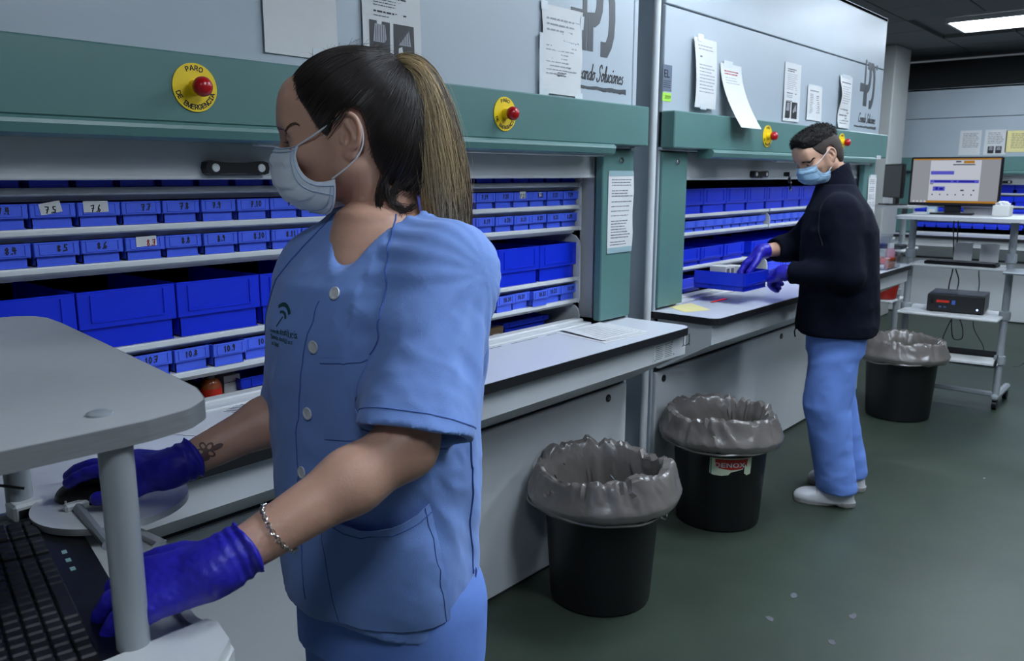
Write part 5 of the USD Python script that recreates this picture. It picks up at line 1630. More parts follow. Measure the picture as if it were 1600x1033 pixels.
# eyes and brow
for s in (1, -1):
    eb = trimesh.creation.icosphere(3, .0128)
    e = part(woman, 'eye', place(moved(eb, (.0815, .0325 * s, -.001)), HO, HR), 'eye_white', smooth=True)
    ir = lathe([(0, .0126), (.003, .01262), (.0056, .01175), (.0056, .0108), (0, .0108)], 16)
    ir.apply_transform(trimesh.transformations.rotation_matrix(math.pi / 2 + .35, (0, 1, 0)))
    part(e, 'iris', place(moved(ir, (.0817, .0325 * s, -.001)), HO, HR), 'eye_iris', smooth=True)
hf = lambda q: head_field(q, eyes_down=.004)
rh = np.random.RandomState(4)


def brow(sx, thick=1.0):
    out = []
    for k in range(110):
        t = rh.rand()
        a = np.array([.098 - .030 * t ** 1.5, sx * (.012 + .036 * t), .0225 + .0018 * math.sin(t * 3.0) - .003 * t + rh.uniform(-.0028, .0028) * (1 - .6 * t) * thick])
        d = np.array([-.35, sx * .8, .25 - .6 * t]) * .008
        out.append(np.stack([a, a + d * .5 + (0, 0, .0004), a + d]))
    q = snap(hf, np.vstack(out), .0007, 5).reshape(-1, 3, 3)
    return [c for c in q]


def to_world(curves, o, R):
    return [c @ R.T + o for c in curves]


strands(woman, 'eyebrow', to_world(brow(1), HO, HR), .0005, 'hair_brown')
strands(woman, 'eyebrow', to_world(brow(-1), HO, HR), .0005, 'hair_brown')
lash = []
for sx in (1, -1):
    for k in range(34):
        t = k / 33
        an = -.9 + 1.8 * t
        a = np.array([.0815 + .0142 * math.cos(an) * .98, .0325 * sx + .0142 * math.sin(an), -.0045])
        lash.append(np.stack([a, a + np.array([math.cos(an) * .003, math.sin(an) * .003, -.0015]), a + np.array([math.cos(an) * .0055, math.sin(an) * .0055, -.001])]))
strands(woman, 'eyelashes', to_world(lash, HO, HR), .0004, 'hair_dark')

# mask
mk, mb, st = surgical_mask()
pm = part(woman, 'face_mask', place(mk, HO, HR), 'mask_pale', smooth=60, label='pale pleated surgical mask')
part(pm, 'welded_band', [place(b, HO, HR) for b in mb], 'mask_band', kind='stuff')
for b in st:
    part(pm, 'ear_loop', place(b, HO, HR), 'strap_white')

# tunic
W_UP = {s: (W_EL[s] - W_SH[s]) / np.linalg.norm(W_EL[s] - W_SH[s]) for s in 'LR'}


def tunic_outer(p, folds=True):
    zs = [.80, .84, .90, 1.0, 1.10, 1.20, 1.28, 1.345, 1.395, 1.44]
    cx = [WO[0] + q for q in (-.012, -.012, -.012, -.012, -.014, -.016, -.014, -.004, .004, .008)]
    rx = [.122, .126, .130, .132, .131, .136, .136, .122, .094, .060]
    ry = [.160, .164, .170, .174, .174, .176, .178, .170, .128, .070]
    d = d_loft(p, zs, cx, [WO[1]] * 10, rx, ry, 2.3)
    for s in 'LR':
        sg = -1 if s == 'L' else 1
        sh = d_cap(p, (WO[0] + .006, WO[1] + sg * .055, 1.385), W_SH[s] + (0, sg * -.012, 0), .058, .058)
        d = smin(d, sh, .05)
    return d


def sleeve_field(p, s, grow=0.0):
    a, u = W_SH[s], W_UP[s]
    b = a + u * .235
    sg = -1 if s == 'L' else 1
    off = np.array([.016, 0.0, 0]) if s == 'L' else np.array([.008, 0, 0])
    d = d_cap(p, a + (0, -sg * .01, -.004), b + off + u * .05, .063 + grow, .079 + grow)
    return np.maximum(d, (p - b) @ np.array(W_HEM[s]))


W_HEM = {}
for s_ in 'LR':
    q = W_UP[s_] + np.array([.10, 0, -.15])
    W_HEM[s_] = q / np.linalg.norm(q)


def w_folds(p):
    a = meshkit.fbm(p * (11, 11, 3.2) + 3, 2, 2) - .5
    b = ridge(p * (16, 16, 7) + (p[:, 2:3] * 9) * np.array([1.0, .6, 0]), 8) - .72
    u = (p - W_SH['L'])
    rad = np.linalg.norm(u, axis=1)
    ang = np.arctan2(u[:, 2], -u[:, 0])
    c = np.sin(ang * 15 + 3 * meshkit.fbm(p * 9, 2, 5)) * np.exp(-((rad - .15) / .07) ** 2) * (p[:, 1] < .86)
    return np.clip((1.45 - p[:, 2]) / .06, .15, 1) * (-.013 * a) - .006 * b * np.clip((1.42 - p[:, 2]) / .1, 0, 1) - .0034 * c


def tunic_cloth(p):
    d = tunic_outer(p)
    for s in 'LR':
        d = smin(d, sleeve_field(p, s), .035)
    return d + w_folds(p)


def tunic_field(p):
    d = tunic_outer(p)
    hem = .828 + .006 * np.sin(p[:, 1] * 23) + .018 * (p[:, 0] < WO[0] - .05) * np.clip((WO[0] - .05 - p[:, 0]) / .08, 0, 1)
    w = w_folds(p)
    for s in 'LR':
        d = smin(d, sleeve_field(p, s), .035)
    d = d + w
    d = smax(d, hem - p[:, 2], .004)
    # neck opening, then hollow sleeves and hem
    nk = d_ell(p, (WO[0] - .008, WO[1] - .034, 1.452), (.082, .055, .076), NECK_R)
    nk = smin(nk, d_cap(p, (WO[0] - .055, WO[1] - .032, 1.435), (WO[0] - .112, WO[1] - .040, 1.398), .042, .030), .02)
    d = smax(d, -nk, .004)
    for s in 'LR':
        a, u = W_SH[s], W_UP[s]
        off = np.array([.016, 0.0, 0]) if s == 'L' else np.array([.008, 0, 0])
        cav = d_cap(p, a + (0, 0, -.004), a + u * .285 + off, .063 - .014, .079 - .0125) + w
        d = smax(d, -np.maximum(cav, -((p - (a + u * .19)) @ u)), .003)
    cav = d_loft(p, [.70, .84, .89], [WO[0] - .012] * 3, [WO[1]] * 3, [.113, .117, .10], [.150, .154, .14], 2.3)
    return smax(d, -cav, .003)


ta = math.radians(26)
NECK_R = np.array([[math.cos(ta), 0, math.sin(ta)], [0, 1, 0], [-math.sin(ta), 0, math.cos(ta)]])
tun = surf(tunic_field, (.58, .62, .79), (1.03, 1.28, 1.49), .0046)
tu = part(woman, 'scrub_tunic', keep_largest(tun), 'scrubs', smooth=True, label='blue short-sleeved scrub tunic')
tf = tunic_cloth
fx = WO[0] - .16
for k, (yy, zz) in enumerate(((.889, 1.368), (.917, 1.270), (.937, 1.172), (.958, 1.08), (.955, .99))):
    c = snap(tf, np.array([[fx, yy, zz]]), 0, 12)[0]
    nrm = normal_at(tf, c)[0]
    b = lathe([(0, 0), (.0085, 0), (.0092, .0012), (.0086, .0026), (.0062, .0024), (.0056, .0018), (0, .0018)], 20)
    R = frame3(np.cross(nrm, (0, 1, 0)), nrm)
    bb = part(tu, 'button', place(b, c + nrm * .0006, R), 'button_white', label='round white button')
part(tu, 'placket_seam', seam(tf, [(fx, .905 + .055 * min(1, (1.35 - z) / .25) + .012, z) for z in np.linspace(1.34, .875, 9)], .001), 'scrubs_seam')
part(tu, 'raglan_seam', seam(tf, [(.735, .985, 1.45), (.70, 1.03, 1.41), (.68, 1.07, 1.355), (.69, 1.10, 1.29), (.72, 1.12, 1.24)], .0013), 'scrubs_seam')
part(tu, 'raglan_seam', seam(tf, [(.76, .868, 1.45), (.725, .845, 1.40), (.70, .82, 1.345), (.695, .805, 1.29), (.705, .795, 1.24)], .0013), 'scrubs_seam')
part(tu, 'side_seam', seam(tf, [(.80, .74, 1.15), (.82, .755, 1.08), (.83, .76, 1.0), (.845, .765, .92), (.848, .768, .875)], .0014), 'scrubs_seam')
hemc = W_SH['L'] + W_UP['L'] * .222 + np.array([.014, 0, 0])
ring = []
e1, e2, _ = frame_of(W_HEM['L'])
for a in np.linspace(0, 2 * np.pi, 40):
    ring.append(hemc + .076 * (math.cos(a) * e1 + math.sin(a) * e2))
part(tu, 'sleeve_hem_seam', tube(snap(tf, np.array(ring), .0003), .0008, 5), 'scrubs_seam')
pk, pg = patch(tf, (.655, .925, 1.035), (.735, .785, 1.055), (.77, .775, .862), (.665, .905, .868), .0035, .002, bulge=.016, top=lambda u: .10 * np.sin(np.pi * u) ** 1.2)
pp = part(tu, 'hip_pocket', pk, 'scrubs', smooth=50, label='patch pocket on the hip with drooping mouth')
part(pp, 'pocket_seam', [tube(pg[:, 1] , .0009, 5), tube(pg[1, :], .0008, 5), tube(pg[-2, :], .0008, 5)], 'scrubs_seam', kind='stuff')
pk, pg = patch(tf, (.655, .905, 1.255), (.68, .815, 1.265), (.68, .815, 1.15), (.655, .905, 1.14), .0004, .0012, bulge=.0015)
pp = part(tu, 'breast_pocket', pk, 'scrubs', smooth=50, label='breast pocket')
part(pp, 'pocket_seam', [tube(pg[:, 1], .0009, 5)], 'scrubs_seam')
stain = Point(0, 0).buffer(.008).union(Point(.004, -.003).buffer(.006))
# embroidered emblem on her right breast
emb = [arc(0, -.012, .022, .0275, 25, 120, 12), arc(.0, -.014, .0145, .0185, 20, 110, 12), LineString([(.006, -.006), (-.004, -.02)]).buffer(.0014)]
emb = unary_union([Polygon([(x, y) for x, y in q.exterior.coords]) for q in emb])
eo = np.array([.65, 1.005, 1.308])
part(tu, 'embroidered_emblem', decal(tf, emb, eo, (.25, -.97, 0), (0, 0, 1)), 'embroidery', smooth=False, label='small dark green arc emblem')
tx = []
for k, w in enumerate(('Junta de Andalucia', 'Servicio Andaluz', 'de Salud')):
    g = meshkit.text_mesh(w, .0062, .0003)
    g.apply_translation((-.026, -.032 - .0095 * k, 0))
    v = np.array(g.vertices)
    P = snap(tf, eo + v[:, :1] * np.array([.25, -.97, 0]) + v[:, 1:2] * np.array([0, 0, 1.0]), 0)
    g.vertices = P + normal_at(tf, P) * (.0003 + v[:, 2:3])
    tx.append(g)
part(tu, 'embroidered_words', tx, 'embroidery', smooth=False, kind='stuff')


# trousers and shoes
def trousers_field(p):
    d = None
    for sg in (-1, 1):
        e = d_chain(p, [(WO[0] + .005, WO[1] + sg * .075, .84), (WO[0] - .003, WO[1] + sg * .09, .46), (WO[0] + .015, WO[1] + sg * .092, .10)], [.098, .078, .068])
        d = e if d is None else smin(d, e, .03)
    d = smin(d, d_loft(p, [.76, .80, .88, .93], [WO[0]] * 4, [WO[1]] * 4, [.118, .116, .108, .10], [.155, .156, .15, .14], 2.2), .04)
    d = d - .012 * (meshkit.fbm(p * (9, 9, 4), 3, 12) - .5)
    return smax(smax(d, .075 - p[:, 2], .004), p[:, 2] - .925, .004)


tr = surf(trousers_field, (.62, .70, .05), (1.0, 1.18, .96), .0075)
part(woman, 'scrub_trousers', keep_largest(tr), 'scrubs_trousers', smooth=True)


def shoe_mesh(o, fwd, h=.006, back=.085, front=.175):
    f = np.array([fwd[0], fwd[1], 0.0]) / math.hypot(*fwd)
    R = np.stack([f, np.cross((0, 0, 1.0), f), (0, 0, 1.0)], 1)

    def up(q):
        zs = [.012, .03, .05, .07, .095, .105]
        d = d_loft(q, zs, [.045, .044, .03, .005, -.03, -.034], [0] * 6, [.130, .128, .112, .085, .05, .046], [.046, .046, .043, .040, .037, .036], 2.6)
        d = smin(d, d_ell(q, (.115, 0, .033), (.060, .045, .036)), .02)
        return smax(d, .012 - q[:, 2], .003)

    def so(q):
        w = .047 - .007 * np.exp(-((q[:, 0] - .01) / .05) ** 2)
        d = np.maximum(d_loft(q, [0, .024], [.045] * 2, [0] * 2, [.134, .136], [.05, .05], 2.8), np.abs(q[:, 1]) - w)
        return np.maximum(d, .008 * np.exp(-((q[:, 0] - .0) / .022) ** 2) - q[:, 2])
    a = place(surf(up, (-.12, -.07, 0), (.20, .07, .125), h), o, R)
    b = place(surf(so, (-.12, -.07, -.01), (.20, .07, .035), h), o, R)
    return a, b, R


for sg in (-1, 1):
    a, b, _ = shoe_mesh(np.array([WO[0] + .03, WO[1] + sg * .092, 0]), (-1, .12 * sg))
    sh = part(woman, 'shoe', a, 'shoe_white', smooth=True)
    part(sh, 'sole', b, 'sole', smooth=40)


# gloves
def glove_field(s, hg, R):
    w, e = W_WR[s], W_EL[s]
    u = (e - w) / np.linalg.norm(e - w)

    def f(p):
        d = hg(p)
        t = (p - w) @ u
        cuff = d_cap(p, w + u * -.012, w + u * .042, .0268, .0325)
        cuff = cuff + .0016 * np.sin(t * 420 + 6 * meshkit.fbm(p * 30, 2, 3)) * (t > .005)
        d = smin(d, cuff, .02)
        d = smin(d, np.abs(np.hypot(np.linalg.norm((p - w) - t[:, None] * u, axis=1) - .0318, t - .032)) - .0026, .003)
        wr = .0022 * (ridge(p * 55 + t[:, None] * 30, 6) - .7)
        d = d - wr
        return np.maximum(d, t - .0345 - .003 * np.sin(np.arctan2(p[:, 2] - w[2], p[:, 1] - w[1]) * 3))
    return f


for s, hg, R, lo, hi in (('L', hl_g, L_R, (.22, .66, .95), (.56, 1.0, 1.16)), ('R', hr_g, R_R, (.36, 1.05, .96), (.70, 1.40, 1.17))):
    g = surf(glove_field(s, hg, R), lo, hi, .0026)
    part(woman, 'glove', keep_largest(g), 'glove_blue', smooth=True, label='violet-blue disposable glove')

# bracelet on the left wrist, tattoo on the right forearm
e, w = W_EL['L'], W_WR['L']
u = (e - w) / np.linalg.norm(e - w)
c = w + u * .070
e1, e2, _ = frame_of(u)
links = []
N = 40
for k in range(N):
    a = 2 * np.pi * k / N
    rad = e1 * math.cos(a) + e2 * math.sin(a)
    tng = -e1 * math.sin(a) + e2 * math.cos(a)
    pos = snap(lambda p: w_forearm(p, 'L'), (c + rad * .03 - u * .010 * math.cos(a + .6))[None], .0022)[0]
    side = u if k % 2 else rad
    ang = np.linspace(0, 2 * np.pi, 11)
    links.append(tube(np.stack([pos + tng * .0038 * math.cos(t) + side * .0024 * math.sin(t) for t in ang]), .0008, 5, cap=False))
br = part(woman, 'bracelet', links, 'silver', kind='stuff', label='silver chain bracelet on the left wrist')
pos = snap(lambda p: w_forearm(p, 'L'), (c + np.array([.01, -.02, -.03]))[None], .002)[0]
part(br, 'plate', place(bx((-.009, -.004, -.001), (.009, .004, .001), .0006), pos, frame3(np.cross(u, normal_at(lambda p: w_forearm(p, 'L'), pos)[0]), normal_at(lambda p: w_forearm(p, 'L'), pos)[0])), 'silver')
e, w = W_EL['R'], W_WR['R']
u = (e - w) / np.linalg.norm(e - w)
ff = lambda p: w_forearm(p, 'R')
vdir = np.array([.744, .641, -.18])
oo = w + u * .062 - vdir * .03
uy = np.cross(vdir, u)
uy /= np.linalg.norm(uy)
if uy[2] < 0:
    uy = -uy
pet = [affinity.translate(affinity.rotate(affinity.scale(Point(0, 0).buffer(1, quad_segs=6), .0075, .0048), a), .008 * math.cos(math.radians(a)), .008 * math.sin(math.radians(a))) for a in (20, 92, 164, 236, 308)]
dr = unary_union([q.difference(affinity.scale(q, .55, .55)) for q in pet] + [Point(0, 0).buffer(.0045), affinity.translate(Point(0, 0).buffer(.006), -.004, -.008), affinity.translate(affinity.scale(Point(0, 0).buffer(1), .010, .0035), .017, -.002), affinity.translate(Point(0, 0).buffer(.004), -.026, -.014), affinity.translate(Point(0, 0).buffer(.003), -.022, -.008)]).simplify(.0003)
part(woman, 'tattoo', decal(ff, dr, oo, u, uy, .0010, .003), 'tattoo', smooth=False, label='small dark flower tattoo on the right forearm')

# hair
CAP = [(.13, .082), (.094, .079), (.082, .066), (.070, .052), (.058, .038), (.049, .022), (.040, .008), (.030, -.004), (.022, .004), (.018, .022), (.012, .036), (-.004, .040), (-.018, .034), (-.025, .016), (-.028, -.010), (-.034, -.036), (-.046, -.062), (-.07, -.088), (-.12, -.095), (-.17, -.06), (-.17, .12), (-.05, .22), (.13, .22)]
capf = head_hair_polygon_cap(CAP, .0075)
hair = place(surf(capf, (-.13, -.10, -.11), (.12, .10, .15), .0028), HO, HR)
hp = part(woman, 'hair', keep_largest(hair), 'hair_dark', smooth=True, label='dark hair combed back tightly')
TIE = np.array([-.060, 0.0, .098])
rs = np.random.RandomState(12)
capd = lambda q: smin(d_ell(q, (-.002, 0, .036), (.0975, .0765, .0855)) - .0075, d_ell(q, (-.045, 0, -.02), (.058, .062, .07)) - .0045, .03)
V = rs.normal(size=(12000, 3))
V /= np.linalg.norm(V, axis=1, keepdims=True)
C0 = np.array([-.002, 0, .036])
R0 = C0 + V * (.105, .084, .093)
R0[::3] = np.array([-.045, 0, -.02]) + V[::3] * (.064, .067, .077)
R0 = R0[(d_poly(R0[:, 0], R0[:, 2], CAP) < .0045 * rs.rand(len(R0))) & (capd(R0) > -.012)][:4200]
tt = np.linspace(0, 1, 9)[None, :, None]
jit = rs.normal(size=(len(R0), 1, 3)) * .006
path = R0[:, None] * (1 - tt) + (TIE + jit * .5) * tt
path = path + (path - C0) * .9 * tt * (1 - tt)
lift = np.repeat(.0004 + .0022 * rs.rand(len(R0)) ** 2, 9)
path = snap(capd, path.reshape(-1, 3), lift, 4).reshape(-1, 9, 3)
path[:, -1] = TIE + jit[:, 0] * .6
cur = list(path)
strands(hp, 'combed_strands', to_world(cur, HO, HR), .00075, 'hair_dark')
# loose hairs standing off the crown
fly = []
for k in range(230):
    a = rs.uniform(-.9, .7)
    y = rs.normal() * .03
    b = np.array([.08 * math.sin(-a) - .005, y, .036 + .094 * math.cos(a) * math.sqrt(max(0, 1 - (y / .09) ** 2))])
    d = np.array([rs.normal() * .6 - .5, rs.normal() * .5, abs(rs.normal()) * .35 + .12]) * .018
    fly.append(np.stack([b, b + d * .5 + (0, 0, .002), b + d + (0, 0, -.001)]))
strands(hp, 'flyaway_hair', to_world(fly, HO, HR), .00028, 'hair_brown')
# ponytail: core and strands
PT = np.array([(-.060, 0, .096), (-.076, 0, .102), (-.098, .002, .088), (-.112, .004, .050), (-.121, .005, .0), (-.127, .004, -.050), (-.131, .0, -.098), (-.134, -.004, -.140), (-.138, -.006, -.172)])
PR = np.array([.012, .017, .021, .026, .031, .034, .034, .029, .016])
pth = bez(PT, 6)
pr = np.interp(np.linspace(0, 1, len(pth)), np.linspace(0, 1, len(PR)), PR)


def pony_core(q):
    d = d_chain(q, pth[::2], pr[::2] * .86)
    ang = np.arctan2(q[:, 1], q[:, 0] + .13)
    return d + .0025 * np.sin(ang * 34 + q[:, 2] * 20)


pc_ = part(woman, 'ponytail', place(surf(pony_core, (-.24, -.08, -.20), (-.02, .08, .16), .0034), HO, HR), 'hair_brown', smooth=True, label='long ponytail, blond outside and brown within')


def pony_strands(num, lo, hi, angs, seed, tail=.03, wave=.004):
    r = np.random.RandomState(seed)
    out = []
    t = np.linspace(0, 1, len(pth))
    tan = np.gradient(pth, axis=0)
    tan /= np.linalg.norm(tan, axis=1, keepdims=True)
    A = np.cross(tan, (0, 1.0, 0))
    A /= np.linalg.norm(A, axis=1, keepdims=True)
    Bv = np.cross(tan, A)
    for k in range(num):
        a = r.uniform(*angs)
        rad = r.uniform(lo, hi)
        e = r.uniform(.72, 1.0)
        ph = r.uniform(0, 6.28)
        da = r.normal() * .25
        tt = t[::3] * e
        c = np.stack([np.interp(tt, t, pth[:, i]) for i in range(3)], 1)
        rr = np.interp(tt, t, pr) * rad
        aa = a + da * tt + .25 * np.sin(ph + 5 * tt)
        Ai = np.stack([np.interp(tt, t, A[:, i]) for i in range(3)], 1)
        Bi = np.stack([np.interp(tt, t, Bv[:, i]) for i in range(3)], 1)
        p = c + rr[:, None] * (np.cos(aa)[:, None] * Ai + np.sin(aa)[:, None] * Bi)
        p += wave * np.stack([np.sin(ph + 7 * tt), np.cos(ph * 2 + 6 * tt), 0 * tt], 1) * tt[:, None]
        out.append(p)
    return out


strands(pc_, 'blond_strands', to_world(pony_strands(2600, .84, 1.10, (-2.2, 2.2), 5), HO, HR), .0008, 'hair_blond')
strands(pc_, 'brown_strands', to_world(pony_strands(1500, .84, 1.06, (1.2, 5.1), 6), HO, HR), .0008, 'hair_brown')
strands(pc_, 'brown_strands', to_world(pony_strands(500, .9, 1.12, (-3.14, 3.14), 8), HO, HR), .0007, 'hair_brown')
strands(pc_, 'stray_hair', to_world(pony_strands(160, 1.1, 1.5, (-2.4, 2.4), 7, wave=.012), HO, HR), .0003, 'hair_blond')
rt = np.linspace(0, 2 * np.pi, 25)
tdir = np.array([-.75, 0, .65])
t1, t2, _ = frame_of(tdir)
part(pc_, 'hair_tie', place(tube(np.array([TIE + (-.004, 0, .002) + .0135 * (math.cos(a) * t1 + math.sin(a) * t2) for a in rt]), .0035, 8, cap=False), HO, HR), 'black_matt')
# nape: short hair combed upwards, and two loose curls
cl = []
for k in range(260):
    t = rs.uniform(-1, 1)
    a = np.array([-.048 - .035 * (1 - t * t) - .008 * rs.rand(), .056 * t, -.066 - .022 * rs.rand()])
    d = np.array([-.030, -.012 * t, .034]) * rs.uniform(.7, 1.1)
    cl.append(np.stack([a, a + d * .5 + np.array([-.004, .003 * t, -.002]), a + d]))
strands(hp, 'nape_hair', to_world(cl, HO, HR), .0006, 'hair_dark')
cl = []
for pts, num, jit_ in (([(-.052, .056, -.050), (-.041, .061, -.072), (-.036, .062, -.092), (-.042, .062, -.110), (-.056, .060, -.119), (-.066, .058, -.112), (-.062, .056, -.103)], 110, .0026),
                       ([(-.064, .052, -.062), (-.056, .057, -.082), (-.060, .058, -.098), (-.074, .054, -.104), (-.088, .05, -.096)], 60, .0024), ([(-.045, .058, -.058), (-.050, .062, -.085), (-.060, .060, -.098), (-.075, .056, -.10)], 30, .003)):
    base_ = bez(pts, 5)
    for k in range(num):
        o = rs.normal(size=3) * jit_
        cl.append(base_ + o * (1 + .5 * np.sin(np.linspace(0, 4, len(base_)) + rs.rand() * 6))[:, None])
strands(hp, 'loose_curl', to_world(cl, HO, HR), .0007, 'hair_dark')
# a lock that falls in front of the far shoulder
lk_ = []
for k in range(120):
    o = rs.normal(size=3) * .004
    c = bez([(.006, -.066, -.09), (.018, -.070, -.13), (.030, -.072, -.155), (.046, -.074, -.19)], 3) + o * np.linspace(.4, 1.4, 10)[:, None]
    lk_.append(c)
strands(hp, 'loose_lock', to_world(lk_, HO, HR), .0007, 'hair_brown')

# ------------------------------------------------------------------ the man
man = thing('person', 'short-haired man in dark navy jacket, blue trousers and white shoes holding a bin', 'person', (0, 0, 0))
MO = np.array([3.775, 1.29, 0.0])
mf = np.array([-.42, .907, 0.0])
mf /= np.linalg.norm(mf)
MR = np.stack([mf, np.cross((0, 0, 1.0), mf), (0, 0, 1.0)], 1)
M_SH = {'L': np.array([.03, .180, 1.355]), 'R': np.array([.04, -.180, 1.350])}
M_EL = {'L': np.array([-.012, .212, 1.075]), 'R': np.array([.172, -.165, 1.165])}
M_WR = {'L': np.array([.240, .085, 1.066]), 'R': np.array([.338, -.010, 1.152])}
mhf = np.array([-.855, .519, 0.0])
mhf /= np.linalg.norm(mhf)
mhl = np.cross((0, 0, 1.0), mhf)
pitch = math.radians(25)
mhx = mhf * math.cos(pitch) - np.array([0, 0, math.sin(pitch)])
MHR = np.stack([mhx, mhl, np.cross(mhx, mhl)], 1)
ear_w = np.array([3.662, 1.323, 1.586])
MHO = ear_w - mhl * .076 + np.array([.0, 0, 0])
LR = MR.T @ MHR                     # head frame in the man's body frame
LO = (MHO - MO) @ MR

ML_R = frame3((.50, -.82, -.28), (.55, .25, .80))
MR_R = frame3((.72, .10, -.68), (.62, -.25, .74))
g_curl = [(.55, .8, .5), (.6, .85, .5), (.65, .85, .5), (.7, .85, .5)]
r_curl = [(.35, .5, .3), (.25, .4, .3), (.2, .4, .3), (.2, .4, .3)]
m_hands = {}
for s, R, side, cl_, th in (('L', ML_R, -1, g_curl, [(.75, .5, -.5), (.9, .2, -.5), (.95, 0, -.4)]), ('R', MR_R, 1, r_curl, [(.7, .6, -.5), (.9, .35, -.3), (.95, .1, -.2)])):
    m_hands[s] = (hand_field(M_WR[s], R, side, cl_, th, s=1.08)[0], hand_field(M_WR[s], R, side, cl_, th, s=1.08, grow=.002)[0])


def m_forearm(p, s, grow=0.0):
    return d_cap(p, M_EL[s], M_WR[s], .044 + grow, .0285 + grow)


def m_skin(p):
    zs = [.70, .85, 1.0, 1.15, 1.28, 1.36, 1.41]
    d = d_loft(p, zs, [-.01, -.01, 0, .01, .025, .035, .045], [0] * 7, [.10, .11, .11, .115, .115, .10, .07], [.14, .15, .15, .165, .175, .17, .10], 2.2)
    nb = LO + LR @ np.array([-.04, 0, -.14])
    d = smin(d, d_cap(p, LO + LR @ np.array([-.035, 0, -.06]), (.03, 0, 1.40), .055, .066), .04)
    for s, sg in (('L', 1), ('R', -1)):
        d = smin(d, smin(d_cap(p, M_SH[s], M_EL[s], .052, .044), m_forearm(p, s), .02), .04)
    for sg, kn, an in ((1, (.02, .112, .47), (-.05, .115, .08)), (-1, (-.02, -.105, .47), (-.125, -.12, .08))):
        d = smin(d, d_chain(p, [(0, .09 * sg, .85), kn, an], [.085, .058, .042]), .03)
    for s in 'LR':
        near = np.linalg.norm(p - M_WR[s], axis=1) < .28
        if near.any():
            d[near] = smin(d[near], m_hands[s][0](p[near]), .012)
    return d


mh = place(surf(lambda q: smax(head_field(q, True, eyes_down=.005), -(q[:, 2] + .14), .002), (-.12, -.12, -.16), (.15, .12, .14), .0034), LO, LR)
mbod = surf(m_skin, (-.28, -.34, .02), (.62, .36, 1.46), .0078)
mb_ = merge_bodies([mh, mbod])
part(man, 'body', place(mb_, MO, MR), 'skin_man', smooth=True)
Hh = lambda m: place(m, MHO, MHR)
for s in (1, -1):
    e = part(man, 'eye', Hh(moved(trimesh.creation.icosphere(2, .0128), (.0815, .0325 * s, -.001))), 'eye_white', smooth=True)
    part(e, 'iris', Hh(moved(trimesh.creation.icosphere(2, .006), (.0905, .0325 * s, -.004))), 'eye_iris', smooth=True)
hf = lambda q: head_field(q, True, eyes_down=.005)
strands(man, 'eyebrow', to_world(brow(1, 1.5), MHO, MHR), .0013, 'hair_black')
strands(man, 'eyebrow', to_world(brow(-1, 1.5), MHO, MHR), .0013, 'hair_black')
mk, mb, st = surgical_mask()
pm = part(man, 'face_mask', Hh(mk), 'mask_blue', smooth=60, label='light blue pleated surgical mask')
part(pm, 'welded_band', [Hh(b) for b in mb], 'mask_band', kind='stuff')
for b in st:
    part(pm, 'ear_loop', Hh(b), 'strap_white')
MC = [(.13, .080), (.092, .076), (.080, .060), (.062, .048), (.048, .030), (.036, .012), (.026, -.012), (.016, -.014), (.016, .018), (.010, .036), (-.006, .040), (-.019, .032), (-.026, .008), (-.030, -.02), (-.045, -.055), (-.07, -.075), (-.16, -.07), (-.17, .15), (.0, .2), (.13, .2)]
mcap = head_hair_polygon_cap(MC, .0035, noise=.0008)
hm = part(man, 'hair', Hh(keep_largest(surf(mcap, (-.13, -.10, -.10), (.12, .10, .15), .0036))), 'hair_faded', smooth=True, label='short dark hair, faded at the sides')


def quiff(q):
    d = d_ell(q, (.0, 0, .066), (.106, .071, .067))
    d = smin(d, d_ell(q, (.070, 0, .092), (.036, .050, .028)), .03)
    d = d - .010 * (ridge(q * (34, 60, 34), 4) - .7)
    d = smax(d, .052 - q[:, 2] + .18 * q[:, 0] * (q[:, 0] < 0) + .2 * np.maximum(q[:, 0] - .02, 0), .01)
    return smax(d, q[:, 0] - .0985, .008)


part(hm, 'top_hair', Hh(keep_largest(surf(quiff, (-.13, -.10, .0), (.13, .10, .16), .0034))), 'hair_black', smooth=True, label='longer black hair on top')
sh_ = []
rm = np.random.RandomState(3)
V = rm.normal(size=(1500, 3))
V[:, 2] = np.abs(V[:, 2]) + .15
V /= np.linalg.norm(V, axis=1, keepdims=True)
S = snap(quiff, np.array([0, 0, .066]) + V * (.106, .071, .067), 0, 3)
D_ = np.array([.6, 0, .3]) + V * .6 + rm.normal(size=V.shape) * .25
D_ /= np.linalg.norm(D_, axis=1, keepdims=True)
sh_ = [np.stack([a, a + d * .005, a + d * .009 + (0, 0, -.001)]) for a, d in zip(S, D_)]
strands(hm, 'hair_tips', to_world(sh_, MHO, MHR), .0012, 'hair_black')


# fleece jacket
def m_folds(p):
    return -.016 * (meshkit.fbm(p * (8, 8, 4.5), 2, 31) - .5) - .009 * (ridge(p * (13, 13, 9), 33) - .72) * np.clip((1.44 - p[:, 2]) / .08, 0, 1)


